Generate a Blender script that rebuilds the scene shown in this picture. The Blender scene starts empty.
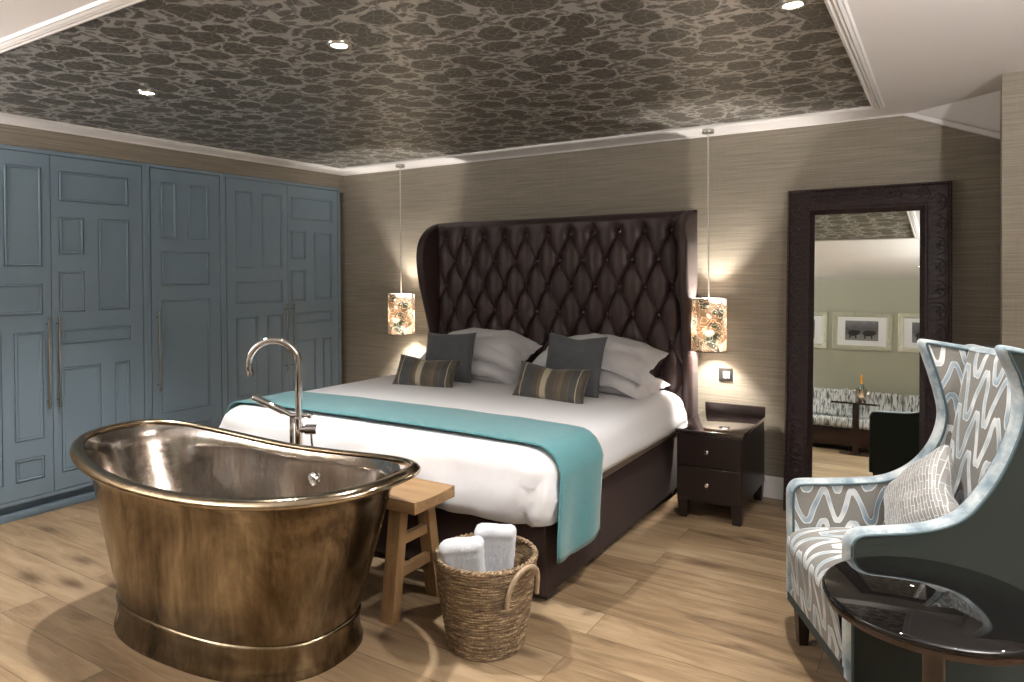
import bpy, bmesh, math, random
from mathutils import Vector, Matrix, noise
from mathutils.geometry import delaunay_2d_cdt
random.seed(7)
PI = math.pi
SC = bpy.context.scene
COL = SC.collection

# ------------------------------------------------------------------ helpers
def resample(r, n):
    P = [Vector(p) for p in r] + [Vector(r[0])]; L = [0.]
    for i in range(1, len(P)): L.append(L[-1] + (P[i] - P[i - 1]).length)
    out = []; j = 0
    for k in range(n):
        s_ = L[-1] * k / n
        while L[j + 1] < s_: j += 1
        out.append(P[j].lerp(P[j + 1], (s_ - L[j]) / max(1e-9, L[j + 1] - L[j])))
    return out
class G:
    """collects shapes for ONE mesh object, with UVs in metres"""
    def __init__(s):
        s.bm = bmesh.new(); s.uv = s.bm.loops.layers.uv.new('UVMap')
    def face(s, vs, uvs=None):
        try: f = s.bm.faces.new(vs)
        except ValueError: return None
        if uvs:
            for l, q in zip(f.loops, uvs): l[s.uv].uv = q
        return f
    def grid(s, fn, nu, nv, cu=False, cv=False, U=1., V=1., U0=0., V0=0.):
        mu = nu if cu else nu + 1; mv = nv if cv else nv + 1
        vs = [[s.bm.verts.new(fn(i / nu, j / nv)) for j in range(mv)] for i in range(mu)]
        for i in range(nu):
            for j in range(nv):
                q = [(i, j), (i + 1, j), (i + 1, j + 1), (i, j + 1)]
                s.face([vs[a % mu][b % mv] for a, b in q], [(U0 + a / nu * U, V0 + b / nv * V) for a, b in q])
        return vs
    def loft(s, rings, cap0=False, cap1=False, closed=True):
        n = max(len(r) for r in rings); L = [0.]
        if any(len(r) != n for r in rings): rings = [resample(r, n) for r in rings]
        for k in range(1, len(rings)):
            L.append(L[-1] + (Vector(rings[k][0]) - Vector(rings[k - 1][0])).length)
        big = max(rings, key=lambda r: sum((Vector(r[i]) - Vector(r[i - 1])).length for i in range(n)))
        C = [0.]
        for i in range(1, n + 1): C.append(C[-1] + (Vector(big[i % n]) - Vector(big[i - 1])).length)
        vs = [[s.bm.verts.new(p) for p in r] for r in rings]
        for k in range(len(rings) - 1):
            for i in range(n if closed else n - 1):
                j = (i + 1) % n
                s.face([vs[k][i], vs[k][j], vs[k + 1][j], vs[k + 1][i]],
                       [(C[i], L[k]), (C[i + 1], L[k]), (C[i + 1], L[k + 1]), (C[i], L[k + 1])])
        if cap0: s.face(list(reversed(vs[0])))
        if cap1: s.face(vs[-1])
        return vs
    def box(s, lo, hi, bev=0., seg=2, M=None):
        b = bmesh.new(); bmesh.ops.create_cube(b, size=1)
        lo, hi = Vector(lo), Vector(hi)
        for v in b.verts:
            v.co = Vector([(lo[k] + hi[k]) / 2 + v.co[k] * (hi[k] - lo[k]) for k in range(3)])
        if bev > 0: bmesh.ops.bevel(b, geom=list(b.edges), offset=bev, segments=seg, affect='EDGES', profile=.5)
        s.merge(b, M)
    def merge(s, b, M=None):
        mp = {}
        for v in b.verts: mp[v] = s.bm.verts.new(M @ v.co if M else v.co)
        for f in b.faces:
            n = f.normal; ax = max(range(3), key=lambda k: abs(n[k]))
            a, c = [(1, 2), (0, 2), (0, 1)][ax]
            s.face([mp[v] for v in f.verts], [(v.co[a], v.co[c]) for v in f.verts])
        b.free()
    def tube(s, pts, r, n=10, cap=True, closed=False):
        pts = [Vector(p) for p in pts]; m = len(pts)
        rs = r if isinstance(r, (list, tuple)) else [r] * m
        rings = []; prev = None
        for k in range(m):
            if closed: t = pts[(k + 1) % m] - pts[k - 1]
            else: t = pts[min(k + 1, m - 1)] - pts[max(k - 1, 0)]
            t.normalize()
            if prev is None:
                a = Vector((0, 0, 1)) if abs(t.z) < .9 else Vector((1, 0, 0))
                nx = t.cross(a).normalized()
            else: nx = (prev - t * prev.dot(t)).normalized()
            prev = nx; ny = t.cross(nx)
            rings.append([pts[k] + (nx * math.cos(2 * PI * i / n) + ny * math.sin(2 * PI * i / n)) * rs[k] for i in range(n)])
        if closed:
            rings.append(rings[0]); s.loft(rings); bmesh.ops.remove_doubles(s.bm, verts=s.bm.verts[:], dist=1e-6)
        else: s.loft(rings, cap, cap)
    def lathe(s, prof, c=(0, 0, 0), n=32, M=None, cap=True):
        rings = []
        for r, z in prof:
            ring = [Vector((c[0] + r * math.cos(2 * PI * i / n), c[1] + r * math.sin(2 * PI * i / n), c[2] + z)) for i in range(n)]
            rings.append([M @ p for p in ring] if M else ring)
        s.loft(rings, cap and prof[0][0] > 1e-5, cap and prof[-1][0] > 1e-5)
    def ball(s, c, r, n=8, sc=(1, 1, 1)):
        b = bmesh.new(); bmesh.ops.create_uvsphere(b, u_segments=n, v_segments=max(4, n // 2), radius=r)
        s.merge(b, Matrix.Translation(c) @ Matrix.Diagonal((*sc, 1)))
    def prism(s, poly, fn, t0, t1, bev=0):
        """poly: list of 2-D points; fn(a,b,t) -> world"""
        b = bmesh.new()
        A = [b.verts.new(fn(p[0], p[1], t0)) for p in poly]; B = [b.verts.new(fn(p[0], p[1], t1)) for p in poly]
        n = len(poly)
        b.faces.new(list(reversed(A))); b.faces.new(B)
        for i in range(n): b.faces.new([A[i], A[(i + 1) % n], B[(i + 1) % n], B[i]])
        bmesh.ops.recalc_face_normals(b, faces=b.faces[:])
        if bev: bmesh.ops.bevel(b, geom=list(b.edges), offset=bev, segments=2, affect='EDGES')
        s.merge(b)

RM = {}
PEND = 92.
def props(o, label=None, cat=None, group=None, kind=None):
    if label: o['label'] = label
    if cat: o['category'] = cat
    if group: o['group'] = group
    if kind: o['kind'] = kind
    return o
def thing(name, loc, label, cat, group=None, rz=0.):
    o = bpy.data.objects.new(name, None); COL.objects.link(o)
    o.location = loc; o.rotation_euler = (0, 0, rz); o.empty_display_size = .1
    RM[o] = Matrix.Translation(loc) @ Matrix.Rotation(rz, 4, 'Z')
    return props(o, label, cat, group)
def obj(name, g, m, parent=None, origin=None, smooth=True, ang=38, fix=True, label=None):
    bm = g.bm
    root = parent
    while root is not None and root not in RM: root = root.parent
    M = RM[root] if root is not None else Matrix.Translation(origin or (0, 0, 0))
    bmesh.ops.transform(bm, matrix=M.inverted(), verts=bm.verts[:])
    if fix: bmesh.ops.recalc_face_normals(bm, faces=bm.faces[:])
    if smooth:
        for f in bm.faces: f.smooth = True
        lim = math.radians(ang)
        for e in bm.edges:
            if len(e.link_faces) == 2 and e.calc_face_angle(0) > lim: e.smooth = False
    me = bpy.data.meshes.new(name); bm.to_mesh(me); bm.free()
    me.materials.append(m)
    o = bpy.data.objects.new(name, me); COL.objects.link(o)
    if parent is not None: o.parent = parent
    elif origin: o.location = origin
    if label: o['label'] = label
    return o
def struct(name, g, m, **k):
    return props(obj(name, g, m, **k), kind='structure')
def copy_tree(o, parent=None):
    c = o.copy(); COL.objects.link(c)
    if parent is not None: c.parent = parent
    for ch in list(o.children): copy_tree(ch, c)
    return c
def lerp(a, b, t): return a + (b - a) * t
def smooth_path(pts, n=6):
    P = [Vector(p) for p in pts]; out = []
    for i in range(len(P) - 1):
        p0 = P[max(i - 1, 0)]; p1 = P[i]; p2 = P[i + 1]; p3 = P[min(i + 2, len(P) - 1)]
        for k in range(n):
            t = k / n
            out.append(.5 * ((2 * p1) + (-p0 + p2) * t + (2 * p0 - 5 * p1 + 4 * p2 - p3) * t * t + (-p0 + 3 * p1 - 3 * p2 + p3) * t ** 3))
    out.append(P[-1]); return out

# ------------------------------------------------------------------ materials
class N:
    def __init__(s, name):
        s.m = bpy.data.materials.new(name); s.m.use_nodes = True
        s.t = s.m.node_tree; s.b = s.t.nodes['Principled BSDF']; s.out = s.t.nodes['Material Output']
    def n(s, ty, ins=None, **p):
        x = s.t.nodes.new(ty)
        for k, v in p.items(): setattr(x, k, v)
        for k, v in (ins or {}).items():
            if hasattr(v, 'is_output'): s.t.links.new(v, x.inputs[k])
            else: x.inputs[k].default_value = v
        return x
    def set(s, **k):
        for a, v in k.items():
            i = s.b.inputs[a.replace('_', ' ')]
            if hasattr(v, 'is_output'): s.t.links.new(v, i)
            else: i.default_value = v
        return s
    def math(s, op, a, b=0., c=0.):
        return s.n('ShaderNodeMath', {0: a, 1: b, 2: c}, operation=op).outputs[0]
    def coord(s, kind='Object', scale=(1, 1, 1), loc=(0, 0, 0), rot=(0, 0, 0)):
        c = s.n('ShaderNodeTexCoord').outputs[kind]
        return s.n('ShaderNodeMapping', {'Vector': c, 'Scale': scale, 'Location': loc, 'Rotation': rot}).outputs[0]
    def noise(s, vec, scale, detail=4, rough=.55, dist=0.):
        return s.n('ShaderNodeTexNoise', {'Vector': vec, 'Scale': scale, 'Detail': detail, 'Roughness': rough, 'Distortion': dist}).outputs[0]
    def ramp(s, fac, stops, interp='LINEAR'):
        r = s.n('ShaderNodeValToRGB', {0: fac}); cr = r.color_ramp; cr.interpolation = interp
        while len(cr.elements) < len(stops): cr.elements.new(.5)
        for e, (p, c) in zip(cr.elements, stops):
            e.position = p; e.color = (*c, 1) if len(c) == 3 else c
        return r.outputs[0]
    def mix(s, f, a, b, blend='MIX'):
        x = s.n('ShaderNodeMix', data_type='RGBA', blend_type=blend)
        for k, v in ((0, f), (6, a), (7, b)):
            if hasattr(v, 'is_output'): s.t.links.new(v, x.inputs[k])
            elif k == 0: x.inputs[0].default_value = v
            else: x.inputs[k].default_value = (*v, 1) if len(v) == 3 else v
        return x.outputs[2]
    def bump(s, h, strength=.3, dist=.01):
        return s.n('ShaderNodeBump', {'Height': h, 'Strength': strength, 'Distance': dist}).outputs[0]
def simple(name, col, rough=.5, metal=0., var=.12, scale=12., bump=0., spec=.5, stretch=(1, 1, 1), sheen=0., coat=0.):
    m = N(name); v = m.coord('Object', stretch); f = m.noise(v, scale, 5)
    a = tuple(max(0, c * (1 - var)) for c in col); b = tuple(min(1, c * (1 + var)) for c in col)
    m.set(Base_Color=m.mix(f, a, b), Roughness=rough, Metallic=metal, Specular_IOR_Level=spec)
    if sheen: m.set(Sheen_Weight=sheen)
    if coat: m.set(Coat_Weight=coat, Coat_Roughness=.05)
    if bump: m.set(Normal=m.bump(m.noise(v, scale * 12, 3), bump, .004))
    return m.m

def fabric(name, col, rough=.9, thread=420., bump=.25, var=.18, sheen=.2):
    m = N(name); uv = m.coord('UV')
    x = m.n('ShaderNodeTexWave', {'Vector': uv, 'Scale': thread / 20., 'Distortion': 1.5, 'Detail': 1.}, wave_type='BANDS', bands_direction='X').outputs[1]
    y = m.n('ShaderNodeTexWave', {'Vector': uv, 'Scale': thread / 20., 'Distortion': 1.5, 'Detail': 1.}, wave_type='BANDS', bands_direction='Y').outputs[1]
    w = m.math('MULTIPLY', m.math('ADD', x, y), .5)
    n_ = m.noise(m.coord('Object'), 30, 6, .7)
    f = m.math('ADD', m.math('MULTIPLY', w, .4), m.math('MULTIPLY', n_, .6))
    a = tuple(c * (1 - var) for c in col); b = tuple(min(1, c * (1 + var)) for c in col)
    m.set(Base_Color=m.mix(f, a, b), Roughness=rough, Sheen_Weight=sheen, Specular_IOR_Level=.2, Normal=m.bump(w, bump, .002))
    return m.m

def m_grasscloth():
    m = N('grasscloth wallpaper')
    c = m.coord('Object', (3, 3, 160)); f = m.noise(c, 1.0, 5, .6)
    g = m.noise(m.coord('Object', (260, 260, 8)), 1.0, 3, .6)
    k = m.math('ADD', m.math('MULTIPLY', f, .84), m.math('MULTIPLY', g, .16))
    col = m.ramp(k, [(.3, (.160, .138, .105)), (.5, (.225, .197, .155)), (.72, (.31, .277, .225))])
    m.set(Base_Color=col, Roughness=.62, Specular_IOR_Level=.35, Sheen_Weight=.1, Normal=m.bump(k, .25, .003)); return m.m
def m_ceiling_paper():
    m = N('metallic damask paper'); o = m.coord('Object')
    w = m.n('ShaderNodeTexNoise', {'Vector': o, 'Scale': 5.5, 'Detail': 3.}).outputs[1]
    v = m.n('ShaderNodeVectorMath', {0: o, 1: m.n('ShaderNodeVectorMath', {0: w, 'Scale': .12}, operation='SCALE').outputs[0]}, operation='ADD').outputs[0]
    fine = m.noise(v, 34., 3, .6)
    big = m.n('ShaderNodeTexVoronoi', {'Vector': v, 'Scale': 5.3, 'Randomness': .6}, feature='F1', voronoi_dimensions='2D').outputs[0]
    lobes = m.math('ADD', big, m.math('MULTIPLY', m.math('SUBTRACT', fine, .5), .22))
    blob = m.ramp(lobes, [(.36, (1, 1, 1)), (.40, (0, 0, 0))])
    hs = m.n('ShaderNodeMapping', {'Vector': v, 'Rotation': (0, 0, .7), 'Scale': (1., 1.9, 1.)}).outputs[0]
    lf = m.n('ShaderNodeTexVoronoi', {'Vector': hs, 'Scale': 12., 'Randomness': 1.}, feature='F1', voronoi_dimensions='2D').outputs[0]
    leaf = m.ramp(m.math('ADD', lf, m.math('MULTIPLY', m.math('SUBTRACT', fine, .5), .3)), [(.34, (.95, .95, .95)), (.40, (0, 0, 0))])
    h2 = m.n('ShaderNodeMapping', {'Vector': v, 'Rotation': (0, 0, -.85), 'Location': (3.1, 1.7, 0), 'Scale': (1.9, 1., 1.)}).outputs[0]
    l2 = m.n('ShaderNodeTexVoronoi', {'Vector': h2, 'Scale': 15., 'Randomness': 1.}, feature='F1', voronoi_dimensions='2D').outputs[0]
    leaf2 = m.ramp(m.math('ADD', l2, m.math('MULTIPLY', m.math('SUBTRACT', fine, .5), .3)), [(.30, (.7, .7, .7)), (.36, (0, 0, 0))])
    ring = m.ramp(lobes, [(.385, (0, 0, 0)), (.40, (1, 1, 1)), (.435, (1, 1, 1)), (.45, (0, 0, 0))])
    leaf = m.mix(1., m.mix(1., leaf, leaf2, 'LIGHTEN'), m.mix(ring, (1, 1, 1), (.1, .1, .1)), 'MULTIPLY')
    ve = m.n('ShaderNodeTexVoronoi', {'Vector': v, 'Scale': 22., 'Randomness': 1.}, feature='DISTANCE_TO_EDGE', voronoi_dimensions='2D').outputs[0]
    pet = m.ramp(ve, [(.02, (.62, .62, .62)), (.06, (1, 1, 1))])
    dark = m.mix(1., m.mix(1., blob, leaf, 'LIGHTEN'), pet, 'MULTIPLY')
    weave = m.noise(m.coord('Object', (1, 1, 1)), 160, 2)
    taupe = m.mix(weave, (.075, .066, .052), (.165, .148, .12))
    silver = m.mix(weave, (.40, .38, .35), (.58, .555, .52))
    m.set(Base_Color=m.mix(dark, silver, taupe), Roughness=m.mix(dark, (.36, .36, .36), (.44, .44, .44)), Metallic=.55, Specular_IOR_Level=.6,
          Normal=m.bump(dark, .25, .004)); return m.m
def m_floor():
    m = N('oak plank floor'); o = m.coord('Object', loc=(.4, .149, 0))
    def brick(c1, c2, mo, ms):
        return m.n('ShaderNodeTexBrick', {'Vector': o, 'Color1': c1, 'Color2': c2, 'Mortar': mo, 'Scale': 1., 'Mortar Size': ms, 'Mortar Smooth': .3, 'Bias': 0., 'Brick Width': 2.3, 'Row Height': .195}, offset=.37, offset_frequency=2)
    bid = brick((0, 0, 0, 1), (1, 1, 1, 1), (.5, .5, .5, 1), 0.).outputs[0]
    gap = brick((0, 0, 0, 1), (0, 0, 0, 1), (1, 1, 1, 1), .0022).outputs[1]
    sh = m.n('ShaderNodeVectorMath', {0: o, 1: m.n('ShaderNodeCombineXYZ', {0: m.math('MULTIPLY', bid, 7.), 1: m.math('MULTIPLY', bid, 13.), 2: 0.}).outputs[0]}, operation='ADD').outputs[0]
    g1 = m.noise(m.n('ShaderNodeMapping', {'Vector': sh, 'Scale': (1.0, 7, 1)}).outputs[0], 2.2, 8, .62, .9)
    g2 = m.noise(m.n('ShaderNodeMapping', {'Vector': sh, 'Scale': (3, 70, 1)}).outputs[0], 2., 3)
    big = m.noise(sh, .9, 3)
    k = m.math('ADD', m.math('MULTIPLY', g1, .6), m.math('ADD', m.math('MULTIPLY', g2, .18), m.math('MULTIPLY', bid, .22)))
    col = m.ramp(k, [(.28, (.115, .072, .040)), (.44, (.235, .162, .093)), (.60, (.335, .246, .152)), (.80, (.42, .325, .215))])
    kn = m.n('ShaderNodeTexVoronoi', {'Vector': m.n('ShaderNodeMapping', {'Vector': sh, 'Scale': (1.25, 4.2, 1)}).outputs[0], 'Scale': 1., 'Randomness': 1.}, feature='F1', voronoi_dimensions='2D').outputs[0]
    kn2 = m.math('ADD', kn, m.math('MULTIPLY', m.math('SUBTRACT', g1, .5), .16))
    knot = m.ramp(kn2, [(.03, (1, 1, 1)), (.09, (.72, .72, .72)), (.16, (.25, .25, .25)), (.30, (0, 0, 0))])
    col = m.mix(m.math('MULTIPLY', knot, .9), col, (.085, .05, .028))
    col = m.mix(m.math('MULTIPLY', m.math('SUBTRACT', big, .35), .45), col, (.2, .125, .065))
    col = m.mix(m.math('MULTIPLY', gap, .75), col, (.06, .035, .02))
    h = m.math('SUBTRACT', m.math('MULTIPLY', g2, .25), gap)
    m.set(Base_Color=col, Roughness=m.ramp(g1, [(.3, (.46, .46, .46)), (.7, (.34, .34, .34))]), Specular_IOR_Level=.4, Normal=m.bump(h, .22, .003)); return m.m
def m_tub(name, cols, rough, streak=(5, 5, 1.1)):
    m = N(name); o = m.coord('Object')
    a = m.noise(m.coord('Object', streak), 1.6, 7, .62, .5); b = m.noise(m.coord('Object', (30, 30, 2.5)), 1.4, 4, .6)
    k = m.math('ADD', m.math('MULTIPLY', a, .78), m.math('MULTIPLY', b, .22))
    col = m.ramp(k, cols)
    r = m.ramp(a, [(.3, (rough[1],) * 3), (.7, (rough[0],) * 3)])
    m.set(Base_Color=col, Metallic=1., Roughness=r, Normal=m.bump(m.noise(o, 9, 3), .12, .02)); return m.m
def m_ribbon(name, per=.155, amp=.085, lam=.130, hw=.0135):
    """pale velvet ribbons that meander up and down on a taupe ground"""
    m = N(name); uv = m.n('ShaderNodeTexCoord').outputs['UV']
    nz = m.n('ShaderNodeTexNoise', {'Vector': uv, 'Scale': 5., 'Detail': 1.}).outputs[1]
    nz = m.n('ShaderNodeVectorMath', {0: nz, 1: (.5, .5, .5)}, operation='SUBTRACT').outputs[0]
    w = m.n('ShaderNodeVectorMath', {0: uv, 1: m.n('ShaderNodeVectorMath', {0: nz, 'Scale': .055}, operation='SCALE').outputs[0]}, operation='ADD').outputs[0]
    s = m.n('ShaderNodeSeparateXYZ', {0: w}); x, y = s.outputs[0], s.outputs[1]
    ph = m.math('MULTIPLY', x, 2 * PI / lam)
    sn = m.math('SINE', ph); cs = m.math('COSINE', ph)
    # slow change of phase from ribbon to ribbon keeps them nested
    yy = m.math('SUBTRACT', y, m.math('MULTIPLY', sn, amp))
    fr = m.math('ABSOLUTE', m.math('SUBTRACT', m.math('FRACT', m.math('DIVIDE', yy, per)), .5))
    grad = m.math('SQRT', m.math('ADD', 1., m.math('POWER', m.math('MULTIPLY', cs, amp * 2 * PI / lam * .9), 2.)))
    d = m.math('DIVIDE', m.math('MULTIPLY', fr, per), grad)
    band = m.ramp(m.math('MULTIPLY', d, 20.), [(hw * 20 - .03, (1, 1, 1)), (hw * 20, (0, 0, 0))])
    edge = m.ramp(m.math('MULTIPLY', d, 20.), [(hw * 20 - .085, (0, 0, 0)), (hw * 20 - .055, (1, 1, 1)), (hw * 20 - .02, (1, 1, 1)), (hw * 20, (0, 0, 0))])
    tone = m.noise(uv, 6.5, 2)
    vel = m.ramp(tone, [(.32, (.155, .215, .265)), (.48, (.33, .385, .42)), (.62, (.62, .64, .65))])
    th = m.noise(m.n('ShaderNodeMapping', {'Vector': uv, 'Scale': (300, 90, 1)}).outputs[0], 1., 2)
    gnd = m.mix(th, (.125, .118, .104), (.215, .205, .185))
    col = m.mix(band, gnd, vel); col = m.mix(m.math('MULTIPLY', edge, .75), col, (.68, .71, .72))
    m.set(Base_Color=col, Roughness=.7, Sheen_Weight=.3, Specular_IOR_Level=.25, Normal=m.bump(band, .5, .004)); return m.m
def m_shade():
    m = N('printed leaf lampshade'); uv = m.n('ShaderNodeTexCoord').outputs['UV']
    o = m.coord('Object')
    w = m.n('ShaderNodeVectorMath', {0: m.n('ShaderNodeTexNoise', {'Vector': o, 'Scale': 12., 'Detail': 2.}).outputs[1], 1: (.5, .5, .5)}, operation='SUBTRACT').outputs[0]
    v = m.n('ShaderNodeVectorMath', {0: uv, 1: m.n('ShaderNodeVectorMath', {0: w, 'Scale': .05}, operation='SCALE').outputs[0]}, operation='ADD').outputs[0]
    vo = m.n('ShaderNodeTexVoronoi', {'Vector': v, 'Scale': 6.2, 'Randomness': .8}, feature='F1', voronoi_dimensions='2D')
    dl = m.n('ShaderNodeVectorMath', {0: m.n('ShaderNodeVectorMath', {0: v, 'Scale': 6.2}, operation='SCALE').outputs[0], 1: m.n('ShaderNodeVectorMath', {0: vo.outputs['Position'], 'Scale': 1.}, operation='SCALE').outputs[0]}, operation='SUBTRACT').outputs[0]
    sp = m.n('ShaderNodeSeparateXYZ', {0: dl}); an = m.math('ARCTAN2', sp.outputs[1], sp.outputs[0])
    pet = m.math('ABSOLUTE', m.math('COSINE', m.math('ADD', m.math('MULTIPLY', an, 2.5), m.math('MULTIPLY', m.n('ShaderNodeSeparateColor', {0: vo.outputs['Color']}).outputs[0], 6.))))
    rad = m.math('ADD', .08, m.math('MULTIPLY', m.math('POWER', pet, 1.6), .42))
    flower = m.ramp(m.math('SUBTRACT', vo.outputs['Distance'], rad), [(.0, (1, 1, 1)), (.03, (0, 0, 0))])
    nn = m.noise(v, 16, 2); ln = m.math('ABSOLUTE', m.math('SUBTRACT', m.math('FRACT', m.math('MULTIPLY', nn, 7.)), .5))
    lines = m.ramp(ln, [(.07, (1, 1, 1)), (.12, (0, 0, 0))])
    base = m.mix(m.noise(o, 16, 3), (.10, .065, .042), (.38, .27, .19))
    base = m.mix(m.ramp(m.noise(v, 9, 1), [(.56, (0, 0, 0)), (.60, (.9, .9, .9))]), base, (.04, .055, .045))
    col = m.mix(m.math('MULTIPLY', lines, .75), base, (.74, .70, .60))
    col = m.mix(flower, col, (.95, .96, .95))
    d = m.n('ShaderNodeBsdfDiffuse', {'Color': col}); tr = m.n('ShaderNodeBsdfTranslucent', {'Color': col})
    mx = m.n('ShaderNodeMixShader', {0: .24, 1: d.outputs[0], 2: tr.outputs[0]})
    m.t.links.new(mx.outputs[0], m.out.inputs[0]); return m.m
def m_stripe():
    m = N('striped cushion'); uv = m.n('ShaderNodeTexCoord').outputs['UV']
    x = m.n('ShaderNodeSeparateXYZ', {0: uv}).outputs[0]
    g = (.052, .055, .058); br = (.078, .064, .046); lt = (.115, .112, .10); cr = (.42, .37, .26); lb = (.14, .105, .068)
    col = m.ramp(x, [(0, br), (.115, cr), (.135, g), (.30, br), (.375, lb), (.42, cr), (.50, lt), (.515, br), (.60, (.095, .078, .056)), (.66, lb), (.71, br), (.79, lt), (.80, g), (.89, cr), (.905, br)], 'CONSTANT')
    th = m.noise(m.n('ShaderNodeMapping', {'Vector': uv, 'Scale': (260, 40, 1)}).outputs[0], 1., 2)
    m.set(Base_Color=m.mix(.5, col, m.mix(th, (.35, .35, .35), (1, 1, 1)), 'MULTIPLY'), Roughness=.55, Sheen_Weight=.3, Specular_IOR_Level=.35, Normal=m.bump(th, .2, .002)); return m.m
def m_wicker():
    m = N('woven seagrass'); o = m.coord('Object')
    r = m.noise(m.coord('Object', (16, 16, 150)), 1., 4, .6); f = m.noise(o, 120, 3)
    k = m.math('ADD', m.math('MULTIPLY', r, .7), m.math('MULTIPLY', f, .3))
    col = m.ramp(k, [(.34, (.035, .020, .010)), (.47, (.13, .082, .042)), (.56, (.25, .172, .095)), (.66, (.52, .42, .28))])
    m.set(Base_Color=col, Roughness=.6, Normal=m.bump(k, .5, .006)); return m.m
def m_wood(name, a, b, rough, ax=0, coat=0.):
    m = N(name); sc = [22, 22, 22]; sc[ax] = 1.6
    g = m.noise(m.coord('Object', tuple(sc)), 1.2, 6, .6, .8)
    m.set(Base_Color=m.mix(m.ramp(g, [(.3, (0, 0, 0)), (.7, (1, 1, 1))]), a, b), Roughness=rough, Specular_IOR_Level=.5, Normal=m.bump(g, .1, .002))
    if coat: m.set(Coat_Weight=coat, Coat_Roughness=.04)
    return m.m
def m_emboss():
    m = N('embossed dark leather'); o = m.coord('Object')
    v = m.n('ShaderNodeTexVoronoi', {'Vector': o, 'Scale': 26.}, feature='SMOOTH_F1').outputs[0]
    w = m.n('ShaderNodeTexWave', {'Vector': o, 'Scale': 9., 'Distortion': 9., 'Detail': 2., 'Detail Scale': 1.6}, wave_type='RINGS').outputs[1]
    h = m.math('ADD', m.math('MULTIPLY', v, .5), m.math('MULTIPLY', w, .5))
    m.set(Base_Color=m.mix(h, (.013, .007, .008), (.030, .017, .018)), Roughness=.42, Specular_IOR_Level=.32, Normal=m.bump(h, .3, .006)); return m.m
def m_sofa():
    m = N('brushstroke sofa fabric'); uv = m.coord('UV', (42, 7, 1))
    f = m.noise(uv, 1., 3, .6, .6)
    m.set(Base_Color=m.ramp(f, [(.38, (.05, .06, .06)), (.47, (.28, .30, .30)), (.54, (.55, .56, .56))]), Roughness=.85, Sheen_Weight=.2); return m.m
def m_chaircushion():
    m = N('silver line cushion'); uv = m.n('ShaderNodeTexCoord').outputs['UV']
    b = m.n('ShaderNodeTexBrick', {'Vector': m.n('ShaderNodeMapping', {'Vector': uv, 'Rotation': (0, 0, .12)}).outputs[0], 'Color1': (.19, .185, .175, 1), 'Color2': (.25, .245, .235, 1), 'Mortar': (.56, .56, .55, 1), 'Scale': 1., 'Mortar Size': .0016, 'Brick Width': .06, 'Row Height': .0135, 'Mortar Smooth': .4}, offset=.43)
    n_ = m.noise(uv, 60, 3)
    m.set(Base_Color=m.mix(.35, b.outputs[0], m.mix(n_, (.5, .5, .5), (1, 1, 1)), 'MULTIPLY'), Roughness=.45, Sheen_Weight=.4, Specular_IOR_Level=.45, Normal=m.bump(b.outputs[1], .3, .003)); return m.m
def m_cowphoto(seed):
    m = N('grey animal photograph'); o = m.coord('Object', loc=(seed, 0, 0)); s = m.n('ShaderNodeSeparateXYZ', {0: m.n('ShaderNodeTexCoord').outputs['Object']})
    z = s.outputs[2]; n_ = m.noise(o, 14, 5, .6)
    k = m.math('ADD', m.math('MULTIPLY', z, 1.8), m.math('MULTIPLY', n_, .35))
    m.set(Base_Color=m.ramp(k, [(.0, (.22, .22, .23)), (.22, (.10, .10, .11)), (.4, (.16, .16, .175)), (.62, (.30, .30, .32))]), Roughness=.35); return m.m
def emis(name, col, st):
    m = N(name); m.set(Base_Color=(*col, 1), Emission_Color=(*col, 1), Emission_Strength=st); return m.m

WALL = m_grasscloth(); CEILP = m_ceiling_paper(); FLOOR = m_floor()
WHITE = simple('white ceiling paint', (.81, .79, .79), .75, var=.03, scale=3, bump=.05)
TRIM = simple('satin white trim paint', (.72, .70, .69), .45, var=.03, scale=4)
GWALL = simple('pale green wall paper', (.37, .375, .30), .8, var=.06, scale=40)
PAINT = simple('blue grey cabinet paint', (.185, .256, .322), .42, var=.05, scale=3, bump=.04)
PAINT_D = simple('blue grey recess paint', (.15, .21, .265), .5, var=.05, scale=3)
CHROME = simple('polished chrome', (.78, .78, .80), .06, 1., var=.03)
NICKEL = simple('brushed nickel', (.46, .45, .43), .24, 1., var=.08, stretch=(1, 1, .2), scale=40)
TUB_OUT = m_tub('aged brass patina', [(.32, (.050, .036, .024)), (.43, (.125, .092, .058)), (.54, (.24, .19, .125)), (.66, (.38, .32, .22)), (.8, (.31, .26, .19))], (.15, .30), (2.6, 2.6, 1.5))
TUB_IN = m_tub('tinned nickel lining', [(.30, (.26, .19, .15)), (.43, (.44, .38, .33)), (.56, (.60, .57, .54)), (.75, (.72, .70, .68))], (.10, .22))
TUB_RIM = m_tub('burnished brass rim', [(.3, (.24, .17, .10)), (.5, (.43, .34, .23)), (.7, (.60, .53, .43))], (.10, .22), (3, 3, 3))
VELVET = simple('chocolate satin upholstery', (.033, .018, .017), .42, var=.12, scale=30, bump=.10, spec=.35, sheen=.06)
BUTTON = simple('satin covered button', (.075, .052, .048), .22, var=.1, spec=.7)
VELVET_B = simple('brown suede bed base', (.044, .027, .024), .85, var=.18, scale=8, bump=.15, spec=.2, sheen=.04)
TAN = fabric('taupe mattress fabric', (.165, .125, .095), .9)
LINEN = N('white cotton'); LINEN.set(Base_Color=(.66, .66, .685, 1), Roughness=.8, Sheen_Weight=.1, Specular_IOR_Level=.2, Normal=LINEN.bump(LINEN.noise(LINEN.coord('Object'), 7, 4, .5), .10, .03)); LINEN = LINEN.m
TEAL = fabric('teal throw weave', (.068, .205, .228), .85, 500, .35, .22, .3)
GREYC = fabric('slate grey cushion weave', (.085, .090, .10), .95, 520, .35, .22)
STRIPE = m_stripe()
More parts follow.
